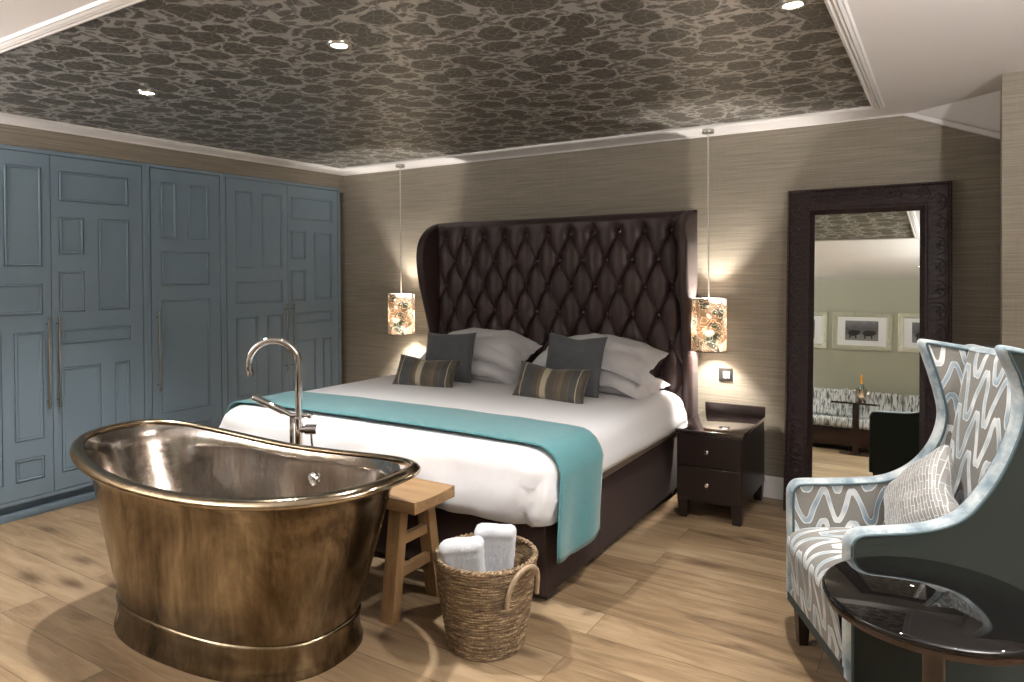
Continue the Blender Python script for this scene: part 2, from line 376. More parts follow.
ESP = m_wood('espresso lacquer', (.009, .0055, .005), (.018, .011, .010), .32, 2, 0.)
ESPTOP = simple('dark glass top', (.016, .010, .009), .05, var=.1, coat=1., spec=.8)
OAK = m_wood('golden oak', (.20, .112, .047), (.33, .205, .095), .5, 0)
OAKV = m_wood('golden oak upright', (.18, .10, .043), (.29, .18, .083), .5, 2)
WICK = m_wicker(); ROPE = simple('pale rope handle', (.33, .25, .165), .8, var=.3, scale=60, bump=.3)
TOWEL = N('grey white towelling'); TOWEL.set(Base_Color=(.56, .585, .63, 1), Roughness=.95, Sheen_Weight=.5, Normal=TOWEL.bump(TOWEL.noise(TOWEL.coord('Object'), 230, 3, .7), .8, .006)); TOWEL = TOWEL.m
SHADE = m_shade(); CORD = simple('pale flex', (.62, .60, .57), .6); STEEL = simple('satin steel', (.5, .49, .47), .28, 1.)
DARKM = simple('dark bronze plate', (.02, .018, .016), .4)
LEATHER = m_emboss(); STUD = simple('dark bronze stud', (.10, .07, .06), .3, .8)
MIRROR = N('silvered mirror'); MIRROR.set(Base_Color=(.86, .90, .86, 1), Metallic=1., Roughness=.0); MIRROR = MIRROR.m
RIB = m_ribbon('ribbon velvet'); RIBS = m_ribbon('small ribbon velvet', .125, .06, .125, .012)
BAND = N('pale blue brushed velvet'); _f = BAND.noise(BAND.coord('Object'), 11, 4, .6); BAND.set(Base_Color=BAND.ramp(_f, [(.36, (.13, .18, .215)), (.5, (.27, .32, .345)), (.66, (.46, .485, .49))]), Roughness=.7, Sheen_Weight=.4, Specular_IOR_Level=.25); BAND = BAND.m
GREENW = fabric('dark grey green wool', (.027, .034, .031), .9, 1400, .1, .12, .1)
PIPE = simple('slate piping', (.045, .075, .085), .6, var=.2, scale=60)
CCUSH = m_chaircushion()
BLACKG = simple('black gloss table top', (.004, .0035, .0035), .03, var=.05, spec=.6)
MAHOG = m_wood('dark mahogany', (.013, .0055, .0035), (.028, .012, .007), .25, 2, .2)
SOFA = m_sofa(); LEGD = m_wood('dark stained leg', (.012, .007, .005), (.024, .014, .010), .35, 2)
FRAMES = N('silver leaf frame'); FRAMES.set(Base_Color=FRAMES.mix(FRAMES.noise(FRAMES.coord('Object', (18, 18, 18)), 1., 3), (.36, .36, .28), (.62, .61, .50)), Metallic=.5, Roughness=.4); FRAMES = FRAMES.m
MATB = simple('white mount board', (.74, .76, .78), .9, var=.02)
GLASSG = simple('dark green bottle', (.010, .022, .012), .08, spec=.8); FOIL = simple('gold orange foil', (.62, .30, .06), .3, .7, var=.25, scale=50)
LABELM = simple('cream bottle label', (.6, .52, .36), .6)
LAMP = emis('halogen lamp face', (1., .93, .82), 90.)
SOCK = simple('white insert', (.55, .57, .62), .35)

# ------------------------------------------------------------------ room shell
XL, XR, YB, YF, ZC = -4.86, 1.75, 4.76, -2.9, 2.415
g = G(); g.box((XL - .2, YF - .2, -.1), (XR + .2, YB + .2, 0)); struct('floor', g, FLOOR)
g = G(); g.box((XL - .2, YB, 0), (XR + .2, YB + .15, ZC)); struct('wall_back', g, WALL)
g = G(); g.box((XL - .2, YF, 0), (XL, YB, 2.75)); struct('wall_left', g, WALL)
g = G(); g.box((XL, 4.695, 2.24), (-4.8, YB, ZC)); g.box((XL, 1.2, 2.283), (-4.8, 4.70, ZC)); struct('wall_bulkhead', g, WALL)
g = G(); g.prism([(.238, 4.036), (XR, 4.036), (XR, YB), (.272, YB)], lambda a, b, t: Vector((a, b, t)), 0., ZC); g.box((XR - .1, YF, 0), (XR + .15, 4.05, 2.75)); struct('wall_right', g, WALL)
g = G(); g.box((XL - .2, YF - .15, 0), (XR + .2, YF, 2.75)); struct('wall_front', g, GWALL)
g = G(); g.box((XL - .2, .2, ZC), (XR + .2, YB + .15, ZC + .1))
def slopec(a, b, t):
    return Vector((lerp(XL - .2, XR + .2, t), a, b))
g.prism([(.2, ZC), (YF - .15, 2.655), (YF - .15, 2.755), (.2, ZC + .1)], slopec, 0., 1.)
struct('ceiling', g, WHITE)
# patterned paper panel, framed by a ribbed moulding
PX0, PX1, PY0, PY1 = -4.50, -.341, 1.325, 4.40
g = G(); g.box((PX0 - .01, PY0 - .01, ZC - .004), (PX1 + .01, PY1 + .01, ZC + .002)); struct('trim_1', g, CEILP, smooth=False)
def frame_rings(x0, x1, y0, y1, prof):
    rings = []
    for off, z in prof:
        rings.append([(x0 - off, y0 - off, z), (x1 + off, y0 - off, z), (x1 + off, y1 + off, z), (x0 - off, y1 + off, z)])
    return rings
g = G()
prof = [(0, ZC), (0, ZC - .012), (.004, ZC - .018), (.012, ZC - .02), (.018, ZC - .014), (.022, ZC - .014), (.028, ZC - .019), (.034, ZC - .014), (.040, ZC - .018), (.050, ZC - .011), (.056, ZC - .011), (.062, ZC)]
g.loft([list(r) for r in frame_rings(PX0, PX1, PY0, PY1, prof)]); struct('trim_2', g, TRIM, ang=20)
# cornice along back wall and above the wardrobes
g = G()
cp = [(0, -.010), (.012, -.010), (.016, -.004), (.03, 0), (0, 0)]
g.prism([(YB - a, ZC + b) for a, b in cp], lambda a, b, t: Vector((t, a, b)), -4.8, .26); struct('trim_3', g, TRIM)
g = G(); g.prism([(-4.8 + a, ZC + b) for a, b in cp], lambda a, b, t: Vector((a, t, b)), 1.2, YB); struct('trim_4', g, TRIM)
# sloping corner bulkhead
g = G(); A, B, Cc, D = (-.16, YB, ZC), (.275, YB, 2.24), (.258, 4.41, ZC), (.275, YB, ZC)
vs = [g.bm.verts.new(p) for p in (A, B, Cc, D)]
for f in ((0, 1, 2), (0, 3, 1), (1, 3, 2), (0, 2, 3)): g.face([vs[i] for i in f])
struct('ceiling_slope', g, WHITE)
g = G()
dn = Vector((-.17, 0, -.398)).normalized()
g.loft([[Vector(A) + Vector((0, 0, .0)), Vector(B), Vector(B) + Vector((0, -.03, .004)), Vector(A) + Vector((0, -.02, .0))],
        [Vector(A) + Vector((-.04, 0, -.012)), Vector(B) + Vector((0, 0, -.028)), Vector(B) + Vector((0, -.022, -.024)), Vector(A) + Vector((-.04, -.015, -.01))]], True, True)
struct('trim_5', g, TRIM)
# skirting
g = G(); g.prism([(YB, 0), (YB - .016, 0), (YB - .016, .10), (YB - .012, .112), (YB - .012, .125), (YB - .006, .14), (YB, .14)], lambda a, b, t: Vector((t, a, b)), -4.79, .26)
struct('baseboard_back', g, TRIM)
g = G(); g.prism([(4.036, 0), (4.02, 0), (4.02, .10), (4.024, .112), (4.03, .14), (4.036, .14)], lambda a, b, t: Vector((t, a, b)), .225, 1.64)
g.prism([(.222, 4.02), (.24, 4.02), (.272, 4.745), (.256, 4.745)], lambda a, b, t: Vector((a, b, t)), 0., .13); struct('baseboard_right', g, TRIM)

# ------------------------------------------------------------------ wardrobes
def door_front(g, y0, y1, z0, z1, rects, x):
    """a flat front pierced by sunk, beaded panels"""
    ys = sorted({y0, y1, *[r[0] for r in rects], *[r[1] for r in rects]}); zs = sorted({z0, z1, *[r[2] for r in rects], *[r[3] for r in rects]})
    V = {}
    def vt(a, b):
        if (a, b) not in V: V[a, b] = g.bm.verts.new((x, a, b))
        return V[a, b]
    for a, b in zip(ys, ys[1:]):
        for c, d in zip(zs, zs[1:]):
            cy, cz = (a + b) / 2, (c + d) / 2
            if any(r[0] < cy < r[1] and r[2] < cz < r[3] for r in rects): continue
            g.face([vt(a, c), vt(b, c), vt(b, d), vt(a, d)])
    for r in rects:
        def ring(o, dx): return [(x + dx, r[0] + o, r[2] + o), (x + dx, r[1] - o, r[2] + o), (x + dx, r[1] - o, r[3] - o), (x + dx, r[0] + o, r[3] - o)]
        g.loft([ring(0, 0), ring(.0005, -.009), ring(.0045, -.009), ring(.006, .001), ring(.010, .004), ring(.015, .002), ring(.017, -.004), ring(.021, -.0045), ring(.023, -.002)], False, True)
DP = {1: [(1.69, 1.86, 1.546, 2.168), (1.95, 2.159, 1.546, 2.168), (1.69, 2.158, 1.247, 1.441), (1.69, 1.93, .222, 1.145), (1.995, 2.157, .47, 1.145), (1.994, 2.158, .222, .363)],
      2: [(2.257, 2.706, 1.964, 2.159), (2.257, 2.409, 1.624, 1.867), (2.5, 2.707, 1.251, 1.867), (2.254, 2.41, 1.251, 1.517), (2.262, 2.71, 1.045, 1.141), (2.258, 2.507, .226, .898), (2.6, 2.703, .195, .896)],
      3: [(2.94, 3.059, 1.751, 2.162), (3.154, 3.325, 1.749, 2.164), (2.94, 3.323, 1.407, 1.661), (2.935, 3.322, .479, 1.305), (2.935, 3.322, .2, .38)],
      4: [(3.565, 3.722, 1.533, 2.155), (3.82, 4.024, 1.533, 2.157), (3.56, 4.024, 1.243, 1.435), (3.56, 3.765, .495, 1.14), (3.861, 4.02, .466, 1.14), (3.56, 4.02, .2, .36)],
      5: [(4.125, 4.593, 1.96, 2.159), (4.117, 4.281, 1.614, 1.862), (4.381, 4.586, 1.252, 1.859), (4.116, 4.276, 1.248, 1.518), (4.135, 4.588, 1.043, 1.147), (4.129, 4.389, .446, .907), (4.474, 4.583, .437, .902), (4.13, 4.585, .2, .34)]}
FX = -4.80
def wardrobe(y0, y1, doors, label):
    t = thing('wardrobe', (-4.82, (y0 + y1) / 2, 0), label, 'wardrobe', 'fitted wardrobes along the left wall')
    g = G()
    ys = [d[0] for d in doors]; ye = [d[1] for d in doors]
    s0 = min(ys) - .006; s1 = max(ye) + .006
    g.box((XL + .002, y0, .095), (FX + .002, s0, 2.28), .0015, 1); g.box((XL + .002, s1, .095), (FX + .002, y1, 2.28), .0015, 1)
    g.box((XL + .002, s0, 2.256), (FX + .002, s1, 2.28), .0015, 1); g.box((XL + .002, s0, .095), (FX + .002, s1, .118), .0015, 1)
    g.box((XL + .002, s0, .118), (-4.835, s1, 2.256))
    obj('frame', g, PAINT, t)
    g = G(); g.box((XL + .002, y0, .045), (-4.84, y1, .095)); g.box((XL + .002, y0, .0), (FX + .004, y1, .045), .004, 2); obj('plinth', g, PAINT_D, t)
    for (a, b, k, hy) in doors:
        g = G(); g.box((-4.826, a, .123), (FX - .0105, b, 2.251))
        door_front(g, a, b, .123, 2.251, DP[k], FX)
        g.loft([[(xx, a, .123), (xx, b, .123), (xx, b, 2.251), (xx, a, 2.251)] for xx in (FX - .0105, FX)])
        d = obj('door', g, PAINT, t, ang=20)
        g = G(); X = FX + .035
        g.tube([(X, hy, .655), (X, hy, 1.23)], .0075, 12)
        for z in (.70, 1.185): g.tube([(FX, hy, z), (X, hy, z)], .0055, 10)
        obj('handle', g, NICKEL, d)
wardrobe(1.575, 2.832, [(1.62, 2.208, 1, 2.178), (2.212, 2.80, 2, 2.238)], 'blue grey panelled two-door wardrobe nearest the bathtub, leftmost of three')
wardrobe(2.832, 3.45, [(2.865, 3.42, 3, 2.90)], 'narrow single-door blue grey panelled wardrobe between two double ones')
wardrobe(3.45, 4.695, [(3.48, 4.080, 4, 4.043), (4.084, 4.662, 5, 4.114)], 'blue grey panelled two-door wardrobe in the far corner beside the bed wall')

# ------------------------------------------------------------------ bed
def rrect(x0, x1, y0, y1, r, z, n=8, zf=None):
    out = []
    for cx, cy, a0 in ((x1 - r, y0 + r, -PI / 2), (x1 - r, y1 - r, 0), (x0 + r, y1 - r, PI / 2), (x0 + r, y0 + r, PI)):
        for i in range(n + 1):
            a = a0 + PI / 2 * i / n
            out.append(Vector((cx + r * math.cos(a), cy + r * math.sin(a), z)))
    # subdivide straight runs so that cloth can ripple
    res = []
    for i in range(len(out)):
        p, q = out[i], out[(i + 1) % len(out)]
        m = max(1, int((q - p).length / .06))
        for k in range(m): res.append(p.lerp(q, k / m))
    return res
bed = thing('bed', (-2.5, 3.6, 0), 'large double bed with dark brown upholstered base and tall winged buttoned headboard', 'bed')
BX0, BX1, BY0, BY1 = -3.52, -1.51, 2.70, 4.60
g = G(); g.box((BX0, BY0, .035), (BX1, BY1, .405), .012, 3)
g.box((BX1 - .003, 3.275, .05), (BX1 + .0015, 3.283, .395)); obj('base', g, VELVET_B, bed)
for x, y in ((BX1 - .06, BY0 + .09), (BX0 + .06, BY0 + .09), (BX1 - .06, BY1 - .1), (BX0 + .06, BY1 - .1)):
    g = G(); g.box((x - .04, y - .04, 0), (x + .04, y + .04, .036), .004, 1); obj('foot', g, DARKM, bed)
g = G(); g.loft([rrect(-3.535 + i, -1.495 - i, 2.72 + i, 4.595 - i, .06, z) for i, z in ((.02, .405), (.004, .42), (0, .46), (0, .6), (.01, .63), (.04, .645))], True, True)
obj('mattress', g, TAN, bed)
# headboard
HX0, HX1, HZ = -3.56, -1.475, 1.895
hb = None
HW = HX1 - HX0; cw = HW / 10.9; rh = .192; Z0 = 1.765
def tuft(x, z):
    """height of the padding at x (from panel left) and height z: pulled in at the buttons, sharp folds between them"""
    xs = x - HW / 2; dz = z - Z0
    p, q = xs / cw + dz / (2 * rh), xs / cw - dz / (2 * rh)
    dp, dq = p - round(p), q - round(q)
    pr = (abs(math.sin(PI * p)) * abs(math.sin(PI * q))) ** .5
    if dz > 0:
        k = min(1, dz / .07); dx = (xs / cw - round(xs / cw)) * cw
        d = math.hypot(dx, dz)
        h = .62 + .38 * lerp(pr, .75, k) - (.30 * math.exp(-abs(dq) / .04) + .12 * math.exp(-abs(dp) / .05)) * (1 - k)
        h -= .55 * math.exp(-abs(dx) / .010) * max(0, 1 - dz / .11)
    else:
        d = math.hypot((dp + dq) / 2 * cw, (dp - dq) * rh)
        h = .62 + .38 * pr - .30 * math.exp(-abs(dq) / .04) - .12 * math.exp(-abs(dp) / .05)
    h = max(0, h - .8 * math.exp(-d / .022))
    e = min(1, min(x, HW - x) / .05, (HZ - z) / .045 if z < HZ else 0)
    return h * (max(0, e) ** .5)
g = G()
def hfront(u, v):
    x = u * HW; z = lerp(.36, HZ, v)
    return Vector((HX0 + x, 4.602 - .068 * tuft(x, z), z))
g.grid(hfront, 420, 250, U=HW, V=HZ - .36)
g.box((HX0, 4.60, .05), (HX1, 4.69, HZ + .002), .008, 2)
hbp = obj('headboard', g, VELVET, bed, ang=60)
row = 0
for r in range(-5, 1):
    z = Z0 + r * rh
    if z > HZ - .03: continue
    n = 0
    for k in range(-6, 7):
        xx = HW / 2 + (k + (0. if r % 2 == 0 else .5)) * cw
        if xx < .04 or xx > HW - .04 or z < .85: continue
        g = G(); g.ball((HX0 + xx, 4.586, z), .0125, 12, (1, .7, 1)); obj('button', g, BUTTON, hbp)
# wings
WP = [(4.69, 1.905), (4.61, 1.898), (4.53, 1.878), (4.46, 1.842), (4.405, 1.79), (4.37, 1.72), (4.355, 1.63), (4.357, 1.55), (4.37, 1.45), (4.395, 1.34), (4.43, 1.22), (4.465, 1.10), (4.495, .97), (4.51, .8), (4.515, .5), (4.515, .05)]
wp = [Vector((a, b, 0)) for a, b in WP]; wp = [(p.x, p.y) for p in smooth_path(wp, 4)]
def wing(x0, x1, name, dy, out):
    g = G(); t = x1 - x0; rings = []
    n = len(wp)
    nor = []
    for i in range(n):
        a, b = wp[max(i - 1, 0)], wp[min(i + 1, n - 1)]
        d = Vector((b[0] - a[0], b[1] - a[1])).normalized(); nor.append((d.y, -d.x))
    # cross-section from inner back round the front edge to outer back
    R = t / 2
    for i in range(n):
        y, z = wp[i]; ny, nz = nor[i]
        if ny > 0: ny, nz = -ny, -nz
        yb = 4.69
        def P(off, xx):
            yy = min(y + dy - ny * off, 4.69); sp = (lerp(-.035 if out > 0 else .012, .022, min(1, max(0, (1.9 - z) / .22))) if z > 1.2 else lerp(.0, .022, max(0, (z - .6) / .6))) * out * min(1, (4.69 - yy) / .3)
            return Vector((xx + sp, yy, z - nz * off))
        r = [Vector((x0, yb, z))]
        for k in range(9):
            a = PI * k / 8
            r.append(P(R - R * math.sin(a), x0 + R - R * math.cos(a)))
        r.append(Vector((x1, yb, z)))
        rings.append(r)
    g.loft(rings, True, True); w = obj(name, g, VELVET, bed, ang=50)
wing(-3.61, -3.54, 'wing', .015, -1); wing(-1.49, -1.42, 'wing', .03, 1)

# duvet -------------------------------------------------------------
DX0, DX1, DY0, DY1 = -3.77, -1.445, 2.615, 4.50
def skew(x, y):
    return x + (.04 if x > -2.5 else .05) * max(0, min(1, (x + 2.5) / .8 if x > -2.5 else (-2.5 - x) / .8)) * max(0, (y - 2.7) / 1.8)
DPROF = [(.045, 0, .012), (.014, 0, -.004), (.004, .015, .0), (0, .05, 0), (-.004, .11, 0), (0, .17, 0), (.008, .22, 0)]
def duvet_rings():
    rings = []
    def zb(p):                                  # hem height: deeper at the foot
        f = max(0, min(1, (p.y - 2.66) / .30)); return lerp(.375, .492, f * f * (3 - 2 * f))
    ztop = .70
    def top(ins): return ztop + .022 * (1 - math.exp(-max(0, ins - .12) * 4))
    # side rings follow the hem height, then shoulder arc, then flat top
    for ins, t, k in ((.05, -.0, 0), (.012, -.006, 0), (.0, .03, 0), (-.006, .25, 0), (-.006, .5, 0), (.0, .75, 0), (.012, 1., 0)):
        base = rrect(DX0 + ins, DX1 - ins, DY0 + ins, DY1 - ins * .3, .13, 0)
        rings.append([Vector((p.x, p.y, lerp(zb(p), .60, t))) for p in base])
    for a in (20, 40, 60, 75, 90):
        r = math.radians(a); ins = .012 + .11 * (1 - math.cos(r)); z = .60 + .10 * math.sin(r)
        rings.append([Vector((p.x, p.y, z)) for p in rrect(DX0 + ins, DX1 - ins, DY0 + ins, DY1 - ins * .3, .13 + ins * .2, 0)])
    n = len(rings[0])
    c = Vector(((DX0 + DX1) / 2, (DY0 + DY1) / 2, 0)); last = rings[-1]
    for s_ in (.95, .88, .78, .64, .48, .3, .12, .01):
        rr = []
        for p in last:
            q = c.lerp(Vector((p.x, p.y, 0)), s_); q.z = ztop + .02 * (1 - s_ ** 3); rr.append(q)
        rings.append(rr)
    return rings
g = G(); RR = duvet_rings()
RR = [resample(r, 190) for r in RR]
for k, r in enumerate(RR):
    if k < 1 or k > 12: continue
    for p in r:
        foot = max(0, min(1, (2.72 - p.y) / .08))
        corner = math.exp(-(((p.x - DX1) / .32) ** 2 + ((p.y - DY0) / .2) ** 2))
        w = foot * (1 if p.z < .66 else .4)
        nz = noise.noise(Vector((p.x * 5.5, p.y * 3, p.z * 4.5)))
        p.y -= w * (.026 * nz + .014 * noise.noise(Vector((p.x * 13, p.y * 5, p.z * 9))) + .012)
        p.z += w * .010 * noise.noise(Vector((p.x * 7, 3, p.z * 5)))
        fold = math.exp(-((p.x + 1.56 - (p.z - .45) * .35) / .022) ** 2) * foot * (1 if p.z < .62 else 0)
        p.y += .03 * fold
        p.x += corner * .010 * math.sin(p.z * 55)
        if p.y > 3.25: p.x += .010 * noise.noise(Vector((2, p.y * 3, p.z * 4))) * (1 if p.x > -2.5 else -1)
for r in RR:
    for p in r: p.x = skew(p.x, p.y)
g.loft(RR, False, True)
props(obj('duvet', g, LINEN, origin=(-2.5, 3.5, .4), ang=80), 'plump white duvet spread over the large bed', 'duvet')

# teal runner -------------------------------------------------------
RP = []
def side_prof(x1, sg):
    out = []
    zs = [.235, .30, .36, .42, .48, .54, .595]
    for z in zs: out.append((x1 + sg * .018, z))
    for a in (20, 40, 60, 75, 90):
        r = math.radians(a); out.append((x1 - sg * (.012 + .11 * (1 - math.cos(r)) - .018 * math.cos(r)), .60 + .118 * math.sin(r)))
    return out
R_ = side_prof(DX1, 1); L_ = list(reversed(side_prof(DX0, -1)))
xa, xb = R_[-1][0], L_[0][0]
mid = []
for k in range(1, 30):
    x = lerp(xa, xb, k / 30); s_ = abs(x - (DX0 + DX1) / 2) / ((DX1 - DX0) / 2 - .122)
    mid.append((x, .718 + .02 * (1 - min(1, s_) ** 3) * .62))
RP = R_ + mid + L_
g = G(); nr = len(RP) - 1
def run(u, v, off=0.):
    k = u * nr; i = min(int(k), nr - 1); f = k - i
    x = lerp(RP[i][0], RP[i + 1][0], f); z = lerp(RP[i][1], RP[i + 1][1], f)
    hang = max(0, min(1, (.62 - z) / .3))
    y0 = 2.715; y1 = 3.135
    sk = (-.085 if x > -2.5 else -.06) * hang
    y = lerp(y0, y1, v) + sk * (1 - .35 * v)
    rip = .012 * math.sin(v * 9 + 1.2) * hang
    x += rip * (1 if x > -2.5 else -1) + hang * .012 * (1 if x > -2.5 else -1)
    z -= hang * (.055 * (1 - abs(v - .45)) - .035) * (1 if z < .3 else .4)
    z += .003 * noise.noise(Vector((x * 5, y * 8, 1))) * (1 - hang)
    return Vector((skew(x, y), y, z - off))
g.grid(lambda u, v: run(u, v), nr * 2, 24, U=3.3, V=.42)
o = obj('bed_runner', g, TEAL, origin=(-2.5, 2.93, .72), ang=80, fix=False)
props(o, 'teal blue woven throw laid across the foot of the white bed', 'throw')
md = o.modifiers.new('thick', 'SOLIDIFY'); md.thickness = .008; md.offset = 1

# pillows -----------------------------------------------------------
def pillow_mesh(g, w, h, t, M, flange=0., nu=34, nv=26, seed=0, wr=.008, pinch=.07, chop=0.):
    def pt(u, v, sgn):
        a, b = u * 2 - 1, v * 2 - 1
        x = a * (1 - pinch * (1 - abs(b) ** 2) * abs(a) ** 3); y = b * (1 - pinch * (1 - abs(a) ** 2) * abs(b) ** 3)
        if flange:
            fa = max(0, 1 - max(0, abs(a) - 0) / (1 - 2 * flange / w)); fb = max(0, 1 - abs(b) / (1 - 2 * flange / h))
            k = 0; th = (max(0, 1 - (abs(a) / (1 - 2 * flange / w)) ** 2.4) * max(0, 1 - (abs(b) / (1 - 2 * flange / h)) ** 2.4)) ** .46
        else:
            th = max(0, (1 - a * a) * (1 - b * b)) ** .42
        th *= 1 - chop * max(0, b) * math.exp(-(a / .35) ** 2)
        nz = noise.noise(Vector((a * 2.6 + seed, b * 2.6, sgn * .6 + seed))) + .5 * noise.noise(Vector((a * 6 + seed, b * 6, sgn)))
        nc = noise.noise(Vector((a * 3 + seed, b * 3, 7.3)))
        zz = sgn * (t / 2 * th) + wr * nz * min(1, th * 1.5) + wr * .6 * nc
        zz -= .085 * abs(a) ** 3 if flange else 0
        if flange: zz += (1 - min(1, th * 2)) * .012 * noise.noise(Vector((a * 4 + seed, b * 4 + seed, 5)))
        yy = y * h / 2 - chop * .3 * h * max(0, b) ** 2 * math.exp(-(a / .4) ** 2)
        return M @ Vector((x * w / 2, yy, zz))
    for sgn in (1, -1):
        g.grid(lambda u, v: pt(u, v, sgn), nu, nv, U=1 if False else w, V=h)
    bmesh.ops.remove_doubles(g.bm, verts=g.bm.verts[:], dist=.0012)
def place(c, tilt, yaw=0., roll=0.):
    """local X = width, Y = up the pillow, Z = out of its front; tilt 90 = standing"""
    return Matrix.Translation(c) @ Matrix.Rotation(math.radians(yaw), 4, 'Z') @ Matrix.Rotation(math.radians(tilt), 4, 'X') @ Matrix.Rotation(math.radians(roll), 4, 'Z')
PG = 'white bed pillows'
def pil(c, tilt, yaw, roll, seed, label, w=.90, h=.48, t=.17):
    g = G(); pillow_mesh(g, w, h, t, place(c, tilt, yaw, roll), .028, seed=seed, wr=.016, pinch=.045)
    props(obj('pillow', g, LINEN, origin=c, ang=75), label, 'pillow', PG)
pil((-2.94, 4.25, .795), 5, 2, 0, 1.3, 'lower white pillow of the left pair, lying flat on the mattress')
pil((-2.00, 4.25, .795), 5, -2, 0, 4.1, 'lower white pillow of the right pair, lying flat on the mattress')
pil((-2.99, 4.30, .945), 18, 2, 1, 7.7, 'upper white pillow of the left pair, leaning on the headboard')
pil((-2.03, 4.30, .942), 18, -2, -1, 2.2, 'upper white pillow of the right pair, leaning on the headboard')
def cush(name, mat, c, tilt, yaw, roll, w, h, t, seed, label, group, stripes=False, chop=0.):
    g = G(); pillow_mesh(g, w, h, t, place(c, tilt, yaw, roll), 0., seed=seed, wr=.006, pinch=.09, chop=chop)
    if stripes:
        for f in g.bm.faces:
            for l in f.loops: l[g.uv].uv = (l[g.uv].uv[0] / w, l[g.uv].uv[1])
    props(obj(name, g, mat, origin=c, ang=75), label, 'cushion', group)
cush('cushion', GREYC, (-3.01, 3.99, .882), 72, 6, 2, .41, .37, .14, 3.3, 'plain slate grey square cushion behind the striped one, far left of bed', 'grey cushions')
cush('cushion', GREYC, (-2.005, 3.97, .895), 74, 0, -2, .42, .40, .14, 9.3, 'plain slate grey square cushion behind the striped one, nearest the mirror', 'grey cushions', chop=.14)
cush('bolster_cushion', STRIPE, (-3.03, 3.755, .802), 64, 8, -3, .49, .225, .13, 5.3, 'brown and grey striped cushion on the wardrobe side of the bed', 'striped cushions', True, chop=.28)
cush('bolster_cushion', STRIPE, (-2.045, 3.75, .806), 64, 0, -3, .51, .235, .13, 6.3, 'brown and grey striped cushion on the nightstand side of the bed', 'striped cushions', True, chop=.28)

# ------------------------------------------------------------------ nightstand
ns = thing('nightstand', (-1.19, 4.4, 0), 'dark espresso two-drawer bedside table beside the bed', 'nightstand')
nx0, nx1, ny0, ny1 = -1.385, -.985, 4.10, 4.72
g = G(); g.box((nx0 + .008, ny0 + .012, .11), (nx1 - .008, ny1, .515), .002, 1); obj('carcass', g, ESP, ns)
g = G(); g.box((nx0, ny0, .515), (nx1, ny1, .538), .003, 2); obj('top', g, ESPTOP, ns)
g = G(); g.box((nx0 + .01, ny1 - .02, .538), (nx1, ny1, .60), .003, 2); obj('backsplash', g, ESP, ns)
for z0, z1 in ((.325, .51), (.125, .318)):
    g = G(); g.box((nx0 + .012, ny0 + .001, z0), (nx1 - .012, ny0 + .014, z1), .002, 1); d = obj('drawer', g, ESP, ns)
    g = G(); M = Matrix.Translation(((nx0 + nx1) / 2 - .005, ny0 + .001, (z0 + z1) / 2)) @ Matrix.Rotation(PI / 2, 4, 'X')
    g.lathe([(0, .026), (.008, .026), (.013, .022), (.0135, .017), (.007, .010), (.006, .004), (.009, 0)], n=16, M=M); obj('knob', g, CHROME, d)
for x in (nx0 + .04, nx1 - .04):
    for y in (ny0 + .045, ny1 - .04):
        g = G(); a, b = .031, .024
        g.loft([[(x + sx * r, y + sy * r, z) for sx, sy in ((-1, -1), (1, -1), (1, 1), (-1, 1))] for r, z in ((b, 0), (a, .112))], True, True)
        obj('leg', g, ESP, ns)

# wall switch
sw = thing('wall_switch', (-1.25, YB, .79), 'small square dark wall switch above the bedside table', 'switch')
g = G(); g.box((-1.297, YB - .009, .742), (-1.207, YB, .83), .003, 2); obj('plate', g, DARKM, sw)
g = G(); g.box((-1.266, YB - .013, .762), (-1.238, YB - .008, .808), .002, 1); g.box((-1.235, YB - .013, .762), (-1.222, YB - .008, .808), .002, 1); obj('rocker', g, SOCK, sw)

# ------------------------------------------------------------------ pendants
def pendant(x, y, label):
    t = thing('pendant_lamp', (x, y, .965), label, 'lamp', 'bedside pendant lamps')
    g = G(); g.lathe([(.0, 0), (.037, 0), (.039, -.004), (.039, -.022), (.036, -.026), (.0, -.026)], (x, y, ZC), 24); obj('canopy', g, STEEL, t)
    g = G(); g.tube([(x, y, ZC - .02), (x, y, 1.25)], .0045, 8); obj('cord', g, CORD, t)
    g = G(); g.lathe([(.0, .06), (.018, .055), (.02, 0), (.016, -.01), (0, -.01)], (x, y, 1.20), 14); obj('lamp_holder', g, STEEL, t)
    g = G(); R, z0, z1 = .113, .966, 1.307
    g.lathe([(R, z0), (R, z1), (R - .002, z1), (R - .002, z0), (R, z0)], (x, y, 0), 40, cap=False); sh = obj('lamp_shade', g, SHADE, t)
    g = G()
    def hoop(z): g.tube([(x + R * math.cos(a * PI / 16), y + R * math.sin(a * PI / 16), z) for a in range(32)], .003, 6, closed=True)
    hoop(z0); obj('shade_ring', g, DARKM, sh); g = G(); hoop(z1)
    for a in range(3): g.tube([(x, y, z1 - .012), (x + R * math.cos(a * 2.094 + .3), y + R * math.sin(a * 2.094 + .3), z1)], .002, 5)
    g.tube([(x, y, 1.25), (x, y, z1 - .01)], .004, 6)
    obj('shade_ring', g, DARKM, sh)
    L = bpy.data.lights.new('pendant_bulb', 'POINT'); L.energy = PEND; L.shadow_soft_size = .035; L.color = (1., .93, .84)
    lo = bpy.data.objects.new('pendant_bulb', L); COL.objects.link(lo); lo.parent = t; lo.location = (0, 0, .155)
pendant(-3.945, 4.565, 'patterned drum pendant lamp hanging left of the headboard')
pendant(-1.31, 4.57, 'patterned drum pendant lamp hanging right of the headboard above bedside table')

